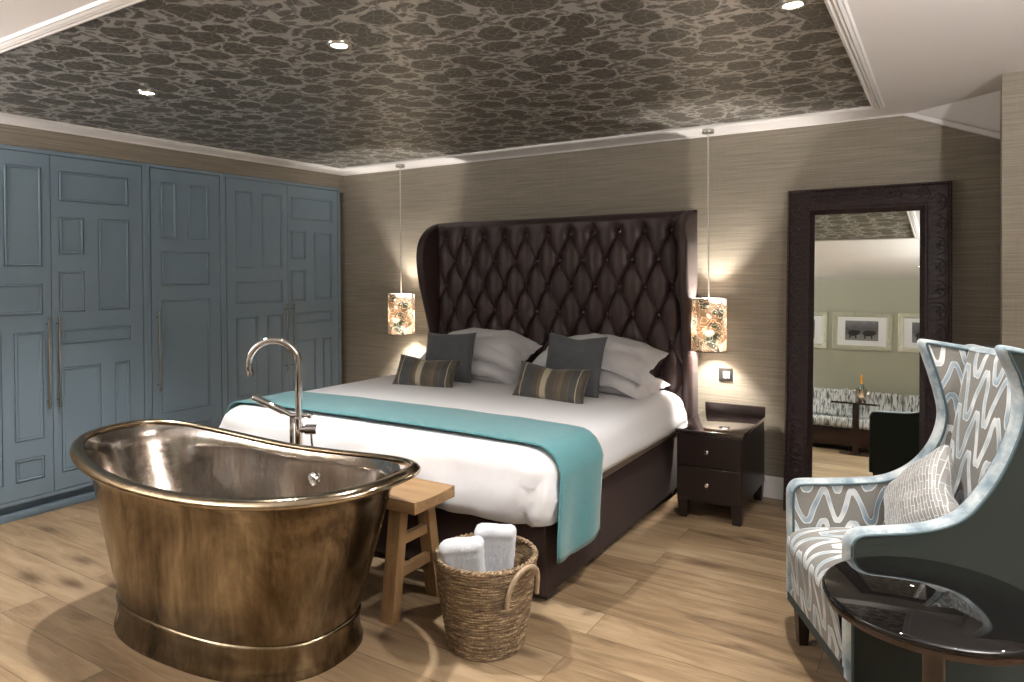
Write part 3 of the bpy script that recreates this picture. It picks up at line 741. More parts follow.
# ------------------------------------------------------------------ leaning mirror
TH = math.radians(5.0)
MC = Vector((-.40, 4.755 - 2.0 * math.sin(TH) - .031, 0))
mr = thing('leaning_mirror', MC, 'tall floor mirror in wide dark embossed frame leaning against the wall', 'mirror')
MM = Matrix.Translation(MC) @ Matrix.Rotation(math.radians(-.8), 4, 'Z') @ Matrix.Rotation(-TH, 4, 'X')
mw, mh, fwd_ = .443, 2.0, .16
def mring(o, d): return [MM @ Vector(p) for p in ((-mw + o, d, o), (mw - o, d, o), (mw - o, d, mh - o), (-mw + o, d, mh - o))]
g = G(); g.loft([mring(0, .03), mring(0, -.022), mring(.004, -.027), mring(.012, -.028), mring(.018, -.02), mring(.024, -.018), mring(.05, -.022), mring(.09, -.026), mring(.118, -.024), mring(.124, -.028), mring(.134, -.028), mring(.140, -.02), mring(fwd_, -.006), mring(fwd_, .03), mring(0, .03)])
fr = obj('frame', g, LEATHER, mr, ang=30)
g = G()
def mp(x, z, d): return MM @ Vector((x, d, z))
nz = 64
for k in range(nz + 1):
    z = .008 + (mh - .016) * k / nz
    for sx in (-1, 1): g.ball(mp(sx * (mw - .008), z, -.028), .0055, 6)
for k in range(1, 28):
    x = -mw + .89 * k / 28; g.ball(mp(x, mh - .008, -.028), .0055, 6)
g.tube([mp(-mw + .008, .008, -.026), mp(-mw + .008, mh - .008, -.026), mp(mw - .008, mh - .008, -.026), mp(mw - .008, .008, -.026)], .0035, 6)
obj('stud_trim', g, STUD, fr)
g = G()
def rosette(cx, cz):
    for k in range(6):
        a = k * PI / 3; b = bmesh.new(); bmesh.ops.create_uvsphere(b, u_segments=8, v_segments=5, radius=1)
        g.merge(b, MM @ Matrix.Translation((cx, -.022, cz)) @ Matrix.Rotation(a, 4, 'Y') @ Matrix.Translation((.020, 0, 0)) @ Matrix.Diagonal((.017, .004, .008, 1)))
    g.ball(mp(cx, cz, -.026), .008, 8)
    for s_ in (-1, 1):
        pts = [MM @ Vector((cx + .045 * s_ * math.sin(q), -.023, cz + .05 * math.cos(q) * 1.)) for q in [PI * i / 8 for i in range(9)]]
        g.tube(pts, .004, 5)
for k in range(15):
    z = .13 + k * .125
    if z < mh - .1:
        rosette(-mw + .072, z); rosette(mw - .072, z)
for k in range(5): rosette(-.29 + k * .145, mh - .072)
obj('relief_ornament', g, LEATHER, fr)
g = G(); ii = fwd_ - .006
def gp(x, z, d=-.002): return MM @ Vector((x, d, z))
b = [g.bm.verts.new(gp(x, z)) for x, z in ((-mw + ii, ii), (mw - ii, ii), (mw - ii, mh - ii), (-mw + ii, mh - ii))]; g.face(b)
obj('mirror_glass', g, MIRROR, mr, smooth=False)

# ------------------------------------------------------------------ bathtub
TC = Vector((-2.5435, 1.884)); TPHI = .066
NT = 112
def tubring(a, b, e, z0, rl, rr, pw=1.95, dx=0.):
    out = []
    for i in range(NT):
        t = 2 * PI * i / NT; c, s = math.cos(t), math.sin(t)
        x = a * math.copysign(abs(c) ** e, c) + dx; y = b * math.copysign(abs(s) ** e, s); f = c * abs(c) ** (e - 1) if abs(c) > 1e-6 else 0
        f = max(-1, min(1, f))
        z = z0 + (rl if f < 0 else rr) * abs(f) ** pw
        out.append(Vector((TC.x + x * math.cos(TPHI) - y * math.sin(TPHI), TC.y + x * math.sin(TPHI) + y * math.cos(TPHI), z)))
    return out
tub = thing('bathtub', (TC.x, TC.y, 0), 'freestanding aged brass slipper bathtub with bright metal lining at the foot of the bed', 'bathtub')
A_, B_, E_ = .853, .398, .74; RZ, RL, RRr = .669, .095, .066
PX = -.014
def wall_ab(t):
    q = max(0, (t - .9) / .1) ** 2
    return lerp(.575, .775, t) + q * .035, lerp(.318, B_ - .055, t ** .9) + q * .014, lerp(.80, .76, t)
g = G(); prof = []
for t in [0, .04, .1, .2, .32, .45, .58, .70, .80, .88, .94, 1.]:
    # 0 = foot of the wall, 1 = under the rim
    a, b, e = wall_ab(t)
    k = t ** 2.2
    prof.append(tubring(a, b, e, lerp(.125, RZ - .02, t), RL * k, RRr * k, dx=lerp(PX, -.022, t)))
g.loft(prof); obj('shell', g, TUB_OUT, tub, ang=60)
g = G()
g.loft([tubring(.572, .318, .8, .132, 0, 0, dx=PX), tubring(.582, .325, .8, .128, 0, 0, dx=PX), tubring(.584, .327, .8, .120, 0, 0, dx=PX), tubring(.578, .322, .8, .108, 0, 0, dx=PX), tubring(.577, .322, .8, .07, 0, 0, dx=PX), tubring(.583, .328, .8, .03, 0, 0, dx=PX), tubring(.59, .336, .8, .010, 0, 0, dx=PX), tubring(.59, .336, .8, 0, 0, 0, dx=PX)])
obj('plinth', g, TUB_OUT, tub, ang=60)
g = G(); prof = []
for t in [0, .02, .05, .09, .14, .22, .34, .45, .6, .75, .87, .95, 1.]:
    tt = 1 - t
    k = tt ** 2.2; a, b, e = wall_ab(tt); bow = .06 * (1 - tt) ** 3
    prof.append(tubring(a - .012 - bow, b - .012 - bow, e, lerp(.155, RZ, tt), RL * k, RRr * k, dx=lerp(PX, -.022, tt)))
for s_ in (.93, .8, .6, .3, .02): prof.append(tubring(.503 * s_, .246 * s_, .8, .155 - .02 * (1 - s_), 0, 0))
g.loft(prof, False, True); obj('lining', g, TUB_IN, tub, ang=60)
g = G(); core = tubring(A_ - .024, B_ - .024, E_, RZ, RL, RRr)
rings = []
NR = 12
for k in range(NR + 1):
    q = 2 * PI * k / NR; r = []
    do, dz = .027 * math.cos(q), .017 * math.sin(q)
    rings.append(tubring(A_ - .022 + do, B_ - .022 + do, E_, RZ + dz - .006 * math.cos(q), RL, RRr))
g.loft(rings); bmesh.ops.remove_doubles(g.bm, verts=g.bm.verts[:], dist=1e-5); obj('rolled_rim', g, TUB_RIM, tub, ang=60)
# overflow cover on the far inside wall
g = G(); oc = Vector((TC.x + .10, TC.y + .325, .555)); M = Matrix.Translation(oc) @ Matrix.Rotation(math.radians(98), 4, 'X')
g.lathe([(0, .014), (.022, .014), (.028, .010), (.031, .002), (.031, -.006)], n=24, M=M)
for k in range(6): g.ball(M @ Vector((.014 * math.cos(k * PI / 3), .014 * math.sin(k * PI / 3), .014)), .004, 6)
obj('overflow_cover', g, CHROME, tub)

# ------------------------------------------------------------------ floor standing tap
FXc, FYc = -2.735, 2.385
tp = thing('bath_tap', (FXc, FYc, 0), 'chrome floor-standing bath tap with swan neck spout behind the tub', 'tap')
dv = Vector((-.16, -.15, 0)).normalized(); LF = Vector((-.85, -.527, 0))
g = G(); g.lathe([(0, 0), (.06, 0), (.06, .006), (.055, .010), (.03, .012), (0, .012)], (FXc, FYc, 0), 28)
g.tube([(FXc, FYc, .01), (FXc, FYc, .76)], .020, 18); g.lathe([(.0185, 0), (.024, .003), (.024, .028), (.0185, .031)], (FXc, FYc, .745), 18); obj('column', g, CHROME, tp)
g = G(); q_ = Vector((FXc, FYc, 0)) + LF * .036
g.tube([q_ + Vector((0, 0, .01)), q_ + Vector((0, 0, .775))], .011, 12)
g.lathe([(0, 0), (.02, 0), (.02, .004), (0, .004)], (q_.x, q_.y, .008), 16); obj('supply_pipe', g, CHROME, tp)
g = G(); R = .118; pts = [Vector((FXc, FYc, .76)), Vector((FXc, FYc, .9)), Vector((FXc, FYc, 1.02))]
for k in range(1, 21):
    a = PI * 1.06 * k / 20; pts.append(Vector((FXc, FYc, 1.046)) + dv * (R - R * math.cos(a)) + Vector((0, 0, R * math.sin(a))))
pts.append(pts[-1] + Vector((0, 0, -.02)) - dv * .004)
g.tube(pts, [.0175] * len(pts), 16)
e_ = pts[-1]; g.tube([e_ + Vector((0, 0, .012)), e_ + Vector((0, 0, -.012))], .020, 16); obj('spout', g, CHROME, tp)
g = G(); rgt = Vector((.86, .50, 0)); c0 = Vector((FXc, FYc, .715))
g.tube([c0 - rgt * .005, c0 + rgt * .03, c0 + rgt * .034, c0 + rgt * .092], [.018, .018, .025, .025], 18); obj('lever_body', g, CHROME, tp)
g = G(); q = c0 + rgt * .062 + Vector((0, 0, -.018)); g.tube([q, q + Vector((.004, 0, -.035)), q + Vector((.01, 0, -.085))], [.0065, .007, .0065], 10); obj('lever', g, CHROME, tp)
g = G(); h0 = q_ + Vector((0, 0, .785)); hd = Vector((-.165, -.10, .095))
g.tube([h0, h0 + hd * .15, h0 + hd * .22, h0 + hd * .95, h0 + hd], [.012, .012, .0175, .0175, .015], 14)
g.tube([h0 - LF * .03, h0 + LF * .004], .014, 12); obj('hand_shower', g, CHROME, tp)
g = G(); cr_ = Vector((FXc, FYc, .785)); g.tube([cr_, cr_ + rgt * .052], [.010, .010], 12); g.ball(cr_ + rgt * .055, .017, 12); obj('diverter', g, CHROME, tp)

# ------------------------------------------------------------------ stool
st = thing('wooden_stool', (-2.35, 2.41, 0), 'pale oak bench stool with splayed legs between tub and bed', 'stool')
sx0, sx1, sy0, sy1, sz = -2.64, -1.90, 2.272, 2.555, .52
g = G()
def seat(u, v, top):
    x = lerp(sx0, sx1, u); y = lerp(sy0, sy1, v); return Vector((x, y, sz - .012 * (1 - (2 * v - 1) ** 2) * .6 if top else sz - .052))
g.grid(lambda u, v: seat(u, v, True), 16, 10); g.grid(lambda u, v: seat(u, v, False), 16, 10)
for (fu, fv) in ((None, 0.), (None, 1.), (0., None), (1., None)):
    g.grid(lambda u, w, fu=fu, fv=fv: seat(u if fu is None else fu, u if fv is None else fv, True).lerp(seat(u if fu is None else fu, u if fv is None else fv, False), w), 16 if fu is None else 10, 1)
bmesh.ops.remove_doubles(g.bm, verts=g.bm.verts[:], dist=1e-4)
obj('seat', g, OAK, st, ang=30)
for x, dx in ((-2.035, .02), (-2.54, -.02)):
    for yt, yb in ((sy0 + .055, sy0 - .03), (sy1 - .05, sy1 - .005)):
        g = G(); w, d = .033, .026
        g.loft([[(xx + a * w, yy + b * d, z) for a, b in ((-1, -1), (1, -1), (1, 1), (-1, 1))] for xx, yy, z in ((x + dx, yb, 0), (x, yt, sz - .05))], True, True); obj('leg', g, OAKV, st, smooth=False)
    for z, hgt in ((.30, .042), (.165, .045)):
        f = z / (sz - .05); ya = lerp(sy0 - .03, sy0 + .055, f); yb_ = lerp(sy1 - .005, sy1 - .05, f); xx = lerp(x + dx, x, f)
        g = G(); g.box((xx - .014, ya + .01, z), (xx + .016, yb_ - .01, z + hgt), .002, 1); obj('rail', g, OAKV, st)

# ------------------------------------------------------------------ basket and towels
bk = thing('laundry_basket', (-1.575, 2.325, 0), 'round woven seagrass basket holding towels beside the bed foot', 'basket')
BC = Vector((-1.575, 2.325, 0))
def bwall(z): return lerp(.148, .205, (z / .355) ** .8)
g = G(); NB, nzr = 88, 34
def weave(u, v, off=0.):
    z = .355 * v; a = 2 * PI * u
    k = v * nzr * 1.0; r = bwall(z) + .0045 * math.sin(a * 30 + (PI if int(k) % 2 else 0)) * abs(math.sin(PI * k)) * .35 + .0055 * abs(math.sin(PI * k)) - off
    r += .003 * noise.noise(Vector((math.cos(a) * 3, math.sin(a) * 3, z * 12)))
    return BC + Vector((r * math.cos(a), r * math.sin(a), z))
g.grid(lambda u, v: weave(u, v), 176, nzr * 3, cu=True)
g.grid(lambda u, v: weave(1 - u, v, .012), 60, 30, cu=True)
g.lathe([(0, .004), (.14, .004), (.147, .0)], BC, 40); g.lathe([(0, .012), (.138, .012)], BC, 40)
obj('body', g, WICK, bk, ang=70, fix=False)
g = G()
for s_ in range(2):
    pts = []
    for i in range(140):
        a = 2 * PI * i / 140; q = a * 26 + s_ * PI
        rr = .200 + .0065 * math.cos(q); pts.append(BC + Vector((rr * math.cos(a), rr * math.sin(a), .356 + .0065 * math.sin(q))))
    g.tube(pts, .0075, 6, closed=True)
obj('rim', g, WICK, bk)
for ang, rise in ((-12, .135), (168, .085)):
    a = math.radians(ang); rad = Vector((math.cos(a), math.sin(a), 0)); tan = Vector((-rad.y, rad.x, 0))
    pts = []
    for i in range(21):
        q = PI * i / 20
        pts.append(BC + rad * (.200 + .03 * math.sin(q)) + tan * (.085 * math.cos(q)) + Vector((0, 0, .23 + .02 * (1 - math.sin(q)) * 0 + rise * math.sin(q) ** .7)))
    g = G(); g.tube(pts, .0095, 8); obj('handle', g, ROPE, bk)
def towel(c, w, d, h, yaw, tilt, seed, label):
    M = Matrix.Translation(c) @ Matrix.Rotation(math.radians(yaw), 4, 'Z') @ Matrix.Rotation(math.radians(tilt), 4, 'Y')
    g = G(); rings = []
    for ins, z in ((.02, 0), (.004, .01), (0, .03), *[(0, h * q / 40) for q in range(6, 34)], (-.002, h - .055), (.001, h - .047), (-.003, h - .038), (-.003, h - .024), (.004, h - .010), (.016, h - .002), (.03, h)):
        r = resample(rrect(-w / 2 + ins, w / 2 - ins, -d / 2 + ins, d / 2 - ins, max(.006, .030 - ins), z, 6), 120); rr = []
        for p in r:
            p = Vector(p); p.x *= lerp(.78, 1., min(1, p.z / h)); top = max(0, (z - h + .06) / .06)
            n_ = noise.noise(Vector((p.x * 14 + seed, p.y * 14, p.z * 10))) + .55 * noise.noise(Vector((p.x * 60 + seed, p.y * 60, p.z * 60))) + .5 * noise.noise(Vector((p.x * 120 + seed, p.y * 120, p.z * 120)))
            rr.append(M @ (p + Vector((p.x, p.y, 0)).normalized() * .004 * n_ + Vector((0, 0, .012 * top * noise.noise(Vector((p.x * 11, p.y * 11, seed)))))))
        rings.append(rr)
    g.loft(rings, True, True)
    props(obj('towel', g, TOWEL, origin=c, ang=70), label, 'towel', 'folded towels in the basket')
RT = Vector((.85, .527, 0)); FWD = Vector((-.527, .85, 0))
towel(BC + RT * -.060 + FWD * -.04 + Vector((0, 0, .016)), .178, .095, .415, 32, -5, 1.2, 'folded pale grey towel standing in the basket, the one nearer the stool')
towel(BC + RT * .022 + FWD * .06 + Vector((0, 0, .016)), .172, .095, .435, 32, 2.5, 6.4, 'taller folded pale grey towel standing in the basket, nearer the bed')

# ------------------------------------------------------------------ wing armchair
F0 = Vector((-.55, 2.985, 0)); DR = Vector((.88, .475, 0)).normalized(); NN = Vector((.475, -.88, 0)).normalized(); AW = .608
def W(s, w, z): return F0 + DR * s + NN * w + Vector((0, 0, z))
cc = W(.36, AW / 2, 0)
ac = thing('armchair', cc, 'wing armchair in taupe fabric with pale blue meandering ribbons and dark green outside', 'armchair', rz=math.atan2(DR.y, DR.x))
FAR = [(.0, .17), (.0, .40), (.0, .585), (.006, .622), (.024, .645), (.055, .654), (.15, .656), (.27, .660), (.36, .668), (.43, .69), (.49, .727), (.54, .78), (.575, .845), (.59, .92), (.578, .995), (.555, 1.075), (.53, 1.15), (.515, 1.195), (.522, 1.215), (.55, 1.215), (.62, 1.203), (.70, 1.19), (.775, 1.18)]
NEAR = [(.0, .17), (.0, .40), (.0, .585), (.006, .625), (.024, .647), (.055, .658), (.13, .663), (.22, .671), (.30, .688), (.365, .722), (.42, .785), (.465, .855), (.50, .93), (.527, 1.01), (.533, 1.085), (.515, 1.155), (.492, 1.205), (.482, 1.235), (.492, 1.25), (.53, 1.245), (.61, 1.225), (.70, 1.205), (.775, 1.19)]
def curve2(P, n=5): return [(p.x, p.y) for p in smooth_path([Vector((a, b, 0)) for a, b in P], n)]
def backline(z): return lerp(.66, .79, max(0, (z - .17) / 1.03))
def chair_side(PR, w_out, w_in, name):
    c = curve2(PR); n = len(c)
    # band over the edge: a rounded strip that runs up the arm front, along the arm and up the wing
    sgn = 1 if w_in > w_out else -1; t = abs(w_in - w_out)
    nor = []
    for i in range(n):
        a, b = c[max(i - 1, 0)], c[min(i + 1, n - 1)]; d = Vector((b[0] - a[0], b[1] - a[1])).normalized(); nor.append(Vector((-d.y, d.x)))
    g = G(); rings = []
    for i in range(n):
        r = []
        for k in range(9):
            f = k / 8; bul = -.016 * (1 - (2 * f - 1) ** 4)
            p = Vector(c[i]) - nor[i] * bul * 1. - nor[i] * .016
            r.append(W(p.x, lerp(w_out, w_in, f), p.y))
        rings.append(r)
    g.loft(rings, closed=False); band = obj('arm_band', g, BAND, ac, ang=60)
    # arm pad front/below needs true 2-D fill: use a polygon prism
    poly = [tuple(Vector(c[i]) - nor[i] * .014) for i in range(n)]
    poly += [(.785, 1.10), (.755, .9), (.72, .6), (.69, .3), (.675, .17)]
    def face_sheet(wv, mat, nm, U0):
        cl = [poly[0]]
        for p in poly[1:]:
            if math.hypot(p[0] - cl[-1][0], p[1] - cl[-1][1]) > .004: cl.append(p)
        V2, _, T2, _, _, _ = delaunay_2d_cdt([Vector(p) for p in cl], [], [list(range(len(cl)))], 1, 1e-5)
        g = G(); vv = [g.bm.verts.new(W(p[0], wv, p[1])) for p in V2]
        for f in T2:
            nf = g.face([vv[k] for k in f])
            if nf:
                for l in nf.loops:
                    d_ = l.vert.co - F0; l[g.uv].uv = (d_.dot(DR) + U0, l.vert.co.z)
        return obj(nm, g, mat, ac, smooth=False)
    face_sheet(w_out, GREENW, 'outside_panel', 0.); face_sheet(w_in, RIBS, 'inside_panel', .03)
    # piping along both edges
    for wv, off in ((w_out, -sgn * .001), (w_in, sgn * .001)):
        g = G(); g.tube([W(*(lambda p: (p.x, wv + off, p.y))(Vector(c[i]) - nor[i] * .015)) for i in range(0, n)], .005, 6)
        obj('piping', g, PIPE, band)
chair_side(FAR, 0., .062, 'side'); chair_side(NEAR, AW, AW - .062, 'side')
# back
def bk_s(z): return .555 + .135 * (z - .45) / .75
g = G(); WB0, WB1 = .058, AW - .058
def bin_(u, v):
    z = lerp(.36, 1.185, v); w = lerp(WB0, WB1, u)
    puff = .028 * (math.sin(PI * u) ** .6) * (math.sin(PI * min(1, v * .98 + .02)) ** .5)
    z += .012 * (2 * u - 1) * v + (.012 * (2 * u - 1) ** 2 - .006) * v
    return W(bk_s(z) - puff, w, z)
g.grid(bin_, 28, 40, U=WB1 - WB0, V=.86); obj('inside_back', g, RIB, ac, ang=70, fix=False)
g = G()
def btop(u, v):
    w = lerp(WB0 - .055, WB1 + .055, u); z = 1.185 + .012 * (2 * u - 1) + (.012 * (2 * u - 1) ** 2 - .006)
    s0 = bk_s(z); return W(lerp(s0 - .004, s0 + .095, v), w, z + .014 * math.sin(PI * v))
g.grid(btop, 20, 8); obj('top_band', g, BAND, ac, ang=60, fix=False)
g = G()
def bout(u, v): return W(lerp(.675, .785, v), lerp(0, AW, u), lerp(.17, 1.19, v))
g.grid(bout, 8, 10); obj('outside_back', g, GREENW, ac)
# seat and front apron in one run of cloth
SP = [(.03, .165), (.008, .17), (-.004, .24), (-.012, .32), (-.022, .385), (-.022, .425), (-.006, .455), (.03, .474), (.10, .482), (.25, .482), (.42, .47), (.60, .455)]
sp = curve2(SP, 5); L = [0.]
for i in range(1, len(sp)): L.append(L[-1] + math.hypot(sp[i][0] - sp[i - 1][0], sp[i][1] - sp[i - 1][1]))
g = G(); rows = []
nw = 16
vs = []
for i, p in enumerate(sp):
    r = []
    for k in range(nw + 1):
        u = k / nw; edge = (1 - (2 * u - 1) ** 6)
        r.append(g.bm.verts.new(W(p[0] + (.012 * (1 - edge) if i > 8 else 0), lerp(.061, AW - .061, u), p[1] - (.012 * (1 - edge) if p[1] > .44 else 0))))
    vs.append(r)
for i in range(len(sp) - 1):
    for k in range(nw):
        q = [(i, k), (i, k + 1), (i + 1, k + 1), (i + 1, k)]
        g.face([vs[a][b] for a, b in q], [(b / nw * .486, L[a] + .03) for a, b in q])
obj('seat', g, RIB, ac, ang=70, fix=False)
g = G(); g.box((0, .03, .165), (.66, AW - .03, .20)); 
bmesh.ops.transform(g.bm, matrix=Matrix(((DR.x, NN.x, 0, F0.x), (DR.y, NN.y, 0, F0.y), (0, 0, 1, 0), (0, 0, 0, 1))), verts=g.bm.verts[:])
obj('seat_frame', g, GREENW, ac)
for s_, w_ in ((.05, .055), (.05, AW - .055), (.62, .055), (.62, AW - .055)):
    g = G(); k = .04 if s_ > .3 else 0
    g.loft([[W(s_ + a * r + dk, w_ + b * r, z) for a, b in ((-1, -1), (1, -1), (1, 1), (-1, 1))] for r, z, dk in ((.017, 0, k), (.027, .168, 0))], True, True); obj('leg', g, LEGD, ac, smooth=False)
# cushion on the armchair
c0 = W(.41, .25, .625)
Mc = Matrix.Translation(c0) @ Matrix(((NN.x, 0, -DR.x, 0), (NN.y, 0, -DR.y, 0), (0, 1, 0, 0), (0, 0, 0, 1))) @ Matrix.Rotation(math.radians(-26), 4, 'X') @ Matrix.Rotation(math.radians(-40), 4, 'Z')
g = G(); pillow_mesh(g, .36, .36, .15, Mc, 0., seed=12.1, wr=.007, pinch=.12, chop=.25)
props(obj('cushion', g, CCUSH, origin=c0, ang=75), 'silver grey cushion with white lines sitting in the patterned armchair', 'cushion')

# ------------------------------------------------------------------ round side table
sd = thing('side_table', (-.023, 2.208, 0), 'round side table with glossy black top in front of the armchair', 'table')
TCn = (-.023, 2.208, 0)
g = G(); g.lathe([(0, .603), (.269, .603), (.275, .600), (.278, .595), (.278, .590), (.273, .588), (0, .588)], TCn, 72); obj('table_top', g, BLACKG, sd)
g = G(); g.lathe([(0, .588), (.271, .588), (.273, .583), (.270, .567), (.258, .562), (0, .562)], TCn, 72); obj('apron', g, MAHOG, sd)
g = G(); g.lathe([(.0, .562), (.05, .562), (.034, .545), (.029, .5), (.027, .3), (.029, .06), (.04, .035), (.0, .035)], TCn, 28); obj('post', g, MAHOG, sd)
g = G(); g.lathe([(0, .036), (.05, .036), (.17, .022), (.19, .016), (.192, .004), (.188, 0), (0, 0)], TCn, 48); obj('base', g, MAHOG, sd)

# ------------------------------------------------------------------ things seen in the mirror
sf = thing('sofa', (-1.6, -2.5, 0), 'long pale sofa with dark streaks along the green wall, seen in the mirror', 'sofa')
g = G(); g.box((-3.3, -2.86, .07), (.6, -2.12, .33), .01, 2); obj('base', g, MAHOG, sf)
for k in range(3):
    x0, x1 = -3.28 + k * 1.29, -3.28 + (k + 1) * 1.29 - .01
    g = G(); g.box((x0, -2.75, .33), (x1, -2.07, .475), .045, 4); obj('seat_cushion', g, SOFA, sf)
    g = G(); M = Matrix.Translation((0, -2.62, .5)) @ Matrix.Rotation(.16, 4, 'X') @ Matrix.Translation((0, 2.62, -.5))
    g.box((x0, -2.70, .46), (x1, -2.53, .89), .06, 4, M); obj('back_cushion', g, SOFA, sf)
for x in (-3.2, -1.35, .5):
    for y in (-2.8, -2.2):
        g = G(); g.tube([(x, y, 0), (x, y, .075)], [.02, .028], 8); obj('leg', g, LEGD, sf)
def picture(x0, x1, z0, z1, label, seed):
    y = YF
    t = thing('framed_photograph', ((x0 + x1) / 2, y, (z0 + z1) / 2), label, 'picture', 'framed photographs on the green wall')
    g = G(); b = .075
    def rg(o, d): return [(x0 + o, y + d, z0 + o), (x1 - o, y + d, z0 + o), (x1 - o, y + d, z1 - o), (x0 + o, y + d, z1 - o)]
    g.loft([rg(0, .0), rg(0, .03), rg(.01, .036), rg(.05, .03), rg(.066, .024), rg(b, .014), rg(b, 0)]); obj('frame', g, FRAMES, t, ang=25)
    g = G(); g.box((x0 + b - .005, y, z0 + b - .005), (x1 - b + .005, y + .012, z1 - b + .005)); obj('mount', g, MATB, t)
    cx, cz = (x0 + x1) / 2, (z0 + z1) / 2
    g = G(); g.box((cx - .235, y + .012, cz - .145), (cx + .235, y + .0135, cz + .165)); ph = obj('photograph', g, m_cowphoto(seed), t)
    g = G()
    for dx, w in ((-.12, .15), (.1, .17)):
        for (ox, oz, rx, rz_) in ((0, -.03, w / 2, .048), (w * .42, -.02, .035, .035), (-w * .3, -.08, .012, .04), (w * .25, -.08, .012, .04)):
            b2 = bmesh.new(); bmesh.ops.create_uvsphere(b2, u_segments=12, v_segments=6, radius=1)
            g.merge(b2, Matrix.Translation((cx + dx + ox, y + .0136, cz + oz)) @ Matrix.Diagonal((rx, .0008, rz_, 1)))
    obj('animal_figures', g, DARKM, ph)
picture(-1.725, -.88, 1.525, 2.125, 'silver framed grey photograph of two animals, middle of the three on the green wall', 1.)
picture(-.80, .045, 1.525, 2.125, 'silver framed grey photograph right of the middle one, cut off by the mirror frame', 3.)
picture(-2.645, -1.805, 1.525, 2.125, 'silver framed grey photograph left of the middle one, only its edge seen in the mirror', 5.)
bt = thing('bistro_table', (-1.19, -1.5, 0), 'small dark pedestal table before the sofa holding a bottle, seen in the mirror', 'table')
g = G(); g.box((-1.47, -1.72, .68), (-.92, -1.24, .705), .006, 2); obj('table_top', g, MAHOG, bt)
g = G(); g.box((-1.19 - .04, -1.54, .03), (-1.19 + .04, -1.46, .68), .004, 1); obj('post', g, MAHOG, bt)
g = G(); g.lathe([(0, .03), (.19, .028), (.2, .02), (.2, 0), (0, 0)], (-1.19, -1.5, 0), 32); obj('base', g, MAHOG, bt)
ib = thing('ice_bucket', (-1.13, -1.47, .705), 'round steel ice bucket standing on the dark pedestal table', 'bucket')
g = G(); g.lathe([(0, .0), (.062, 0), (.07, .02), (.085, .19), (.09, .195), (.086, .198), (.08, .19), (.064, .02), (0, .012)], (-1.13, -1.47, .705), 28); obj('body', g, CHROME, ib)
for s_ in (-1, 1):
    g = G(); pts = [(-1.13 + s_ * (.080 + .022 * math.sin(PI * i / 8)), -1.47, .705 + .12 + .05 * i / 8) for i in range(9)]; g.tube(pts, .005, 6); obj('handle', g, CHROME, ib)
bo = thing('champagne_bottle', (-1.13, -1.47, .722), 'dark green champagne bottle with orange gold foil neck in the ice bucket', 'bottle')
c_ = (-1.125, -1.47, .719)
g = G(); g.lathe([(0, 0), (.04, 0), (.042, .01), (.042, .17), (.036, .205), (.02, .25), (.0155, .28), (.0155, .32), (0, .32)], c_, 24); obj('glass_body', g, GLASSG, bo)
g = G(); g.lathe([(.0225, .245), (.018, .28), (.0175, .315), (.019, .33), (.02, .345), (.016, .365), (0, .368)], c_, 20); obj('foil', g, FOIL, bo)
g = G(); g.lathe([(.0428, .10), (.0428, .16)], c_, 24); obj('paper_label', g, LABELM, bo)
for gx, gy in ((-1.30, -1.42), (-1.34, -1.56)):
    g = G(); g.lathe([(0, .002), (.03, .0), (.03, .003), (.006, .008), (.004, .02), (.004, .09), (.012, .105), (.022, .14), (.024, .2), (.0235, .2), (.021, .14), (.01, .108), (0, .104)], (gx, gy, .705), 20)
    m_ = bpy.data.materials.get('clear glass')
    if not m_:
        q_ = N('clear glass'); q_.set(Base_Color=(.95, .97, .97, 1), Roughness=.02, Transmission_Weight=1., IOR=1.45); m_ = q_.m
    props(obj('champagne_flute', g, m_, origin=(gx, gy, .705)), 'slim champagne flute on the small dark table, ' + ('nearer the bucket' if gy > -1.5 else 'further from the bucket'), 'glass', 'champagne flutes')
# ------------------------------------------------------------------ lights
def downlight(x, y, energy, label, z=ZC, size=104, aim=None, blend=.7):
    t = thing('downlight', (x, y, z), label, 'light', 'recessed ceiling downlights')
    g = G(); g.lathe([(.030, -.002), (.034, -.010), (.044, -.009), (.048, -.003), (.048, .0)], (x, y, z - .004), 28, cap=False); obj('bezel', g, STEEL, t)
    g = G(); g.lathe([(0, -.006), (.030, -.006)], (x, y, z - .004), 24); obj('lamp_face', g, LAMP, t)
    L = bpy.data.lights.new('halogen_spot', 'SPOT'); L.energy = energy; L.spot_size = math.radians(size); L.spot_blend = blend
    L.shadow_soft_size = .028; L.color = (1., .955, .90)
    o = bpy.data.objects.new('halogen_spot', L); COL.objects.link(o); o.parent = t; o.location = (0, 0, -.016)
    if aim: o.rotation_euler = Vector(aim).to_track_quat('-Z', 'Y').to_euler()
E0 = 205.
downlight(-3.397, 2.017, E0, 'glowing recessed downlight in the patterned ceiling nearest the wardrobes')
downlight(-2.052, 2.013, E0, 'glowing recessed downlight in the patterned ceiling above the bathtub')
downlight(-.437, 2.55, E0, 'glowing recessed downlight at the right edge of the patterned ceiling')
downlight(-.38, -.75, E0, 'glowing recessed downlight in the white ceiling, seen in the mirror', z=2.485)
downlight(.6, .8, E0, 'unseen recessed downlight behind the round table, added to brighten the room')  # extra lamp out of view, added for overall brightness
downlight(-3.1, -1.9, E0, 'unseen recessed downlight over the sofa, added to light the green wall end', z=2.58)  # invented lamp, added to light the far end of the room
downlight(.9, 2.9, E0 * .45, 'unseen recessed downlight in the plain ceiling above the armchair, added as fill')  # weaker fill lamp added out of view

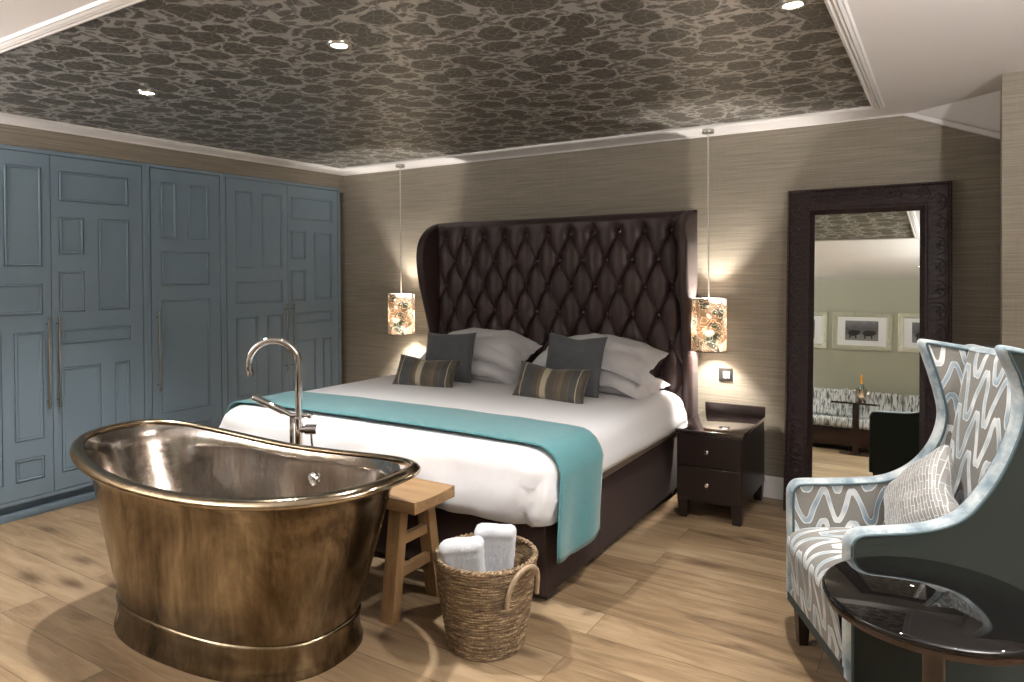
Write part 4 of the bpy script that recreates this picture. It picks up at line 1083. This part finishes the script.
def fill_uplighter(x, y, energy, label):  # invented uplighter out of view, added to brighten walls and ceiling
    t = thing('added_fill_lamp', (x, y, 0), label, 'lamp', 'added fill uplighters')
    g = G(); g.lathe([(0, 0), (.14, 0), (.14, .012), (.03, .03), (0, .03)], (x, y, 0), 32); obj('base', g, STEEL, t)
    g = G(); g.tube([(x, y, .02), (x, y, 1.72)], .013, 12); obj('pole', g, STEEL, t)
    g = G(); g.lathe([(.015, 1.71), (.06, 1.725), (.13, 1.77), (.17, 1.83), (.167, 1.83), (.126, 1.776), (.058, 1.732), (0, 1.722)], (x, y, 0), 36); obj('bowl', g, TRIM, t)
    L = bpy.data.lights.new('fill_bulb', 'POINT'); L.energy = energy; L.shadow_soft_size = .06; L.color = (1., .97, .95)
    o = bpy.data.objects.new('fill_bulb', L); COL.objects.link(o); o.parent = t; o.location = (0, 0, 1.80)
fill_uplighter(1.32, .9, 490., 'unseen steel uplighter with white bowl by the right wall, added as ambient fill')
fill_uplighter(-4.45, -.3, 380., 'unseen steel uplighter with white bowl by the left wall, added as ambient fill')
w = bpy.data.worlds.new('world'); SC.world = w; w.use_nodes = True
w.node_tree.nodes['Background'].inputs[0].default_value = (.9, .93, 1, 1); w.node_tree.nodes['Background'].inputs[1].default_value = .05

# ------------------------------------------------------------------ camera
yaw, pit, rol = [math.radians(t) for t in (31.777, -.582, -.4154)]
fw = Vector((-math.sin(yaw) * math.cos(pit), math.cos(yaw) * math.cos(pit), math.sin(pit)))
r0 = Vector((math.cos(yaw), math.sin(yaw), 0)); u0 = r0.cross(fw)
rt = r0 * math.cos(rol) + u0 * math.sin(rol); up = -r0 * math.sin(rol) + u0 * math.cos(rol)
cam = bpy.data.cameras.new('camera'); co = bpy.data.objects.new('camera', cam); COL.objects.link(co)
co.matrix_world = Matrix(((rt.x, up.x, -fw.x, 0), (rt.y, up.y, -fw.y, 0), (rt.z, up.z, -fw.z, 1.5), (0, 0, 0, 1)))
cam.sensor_width = 36.; cam.lens = 695.9 / 1024 * 36; cam.shift_x = 0; cam.shift_y = (277.7 - 341) / 1024; cam.clip_start = .02
SC.camera = co
SC.view_settings.view_transform = 'Standard'; SC.view_settings.look = 'None'; SC.view_settings.gamma = 1.; SC.view_settings.use_curve_mapping = False
SC.view_settings.exposure = 0.
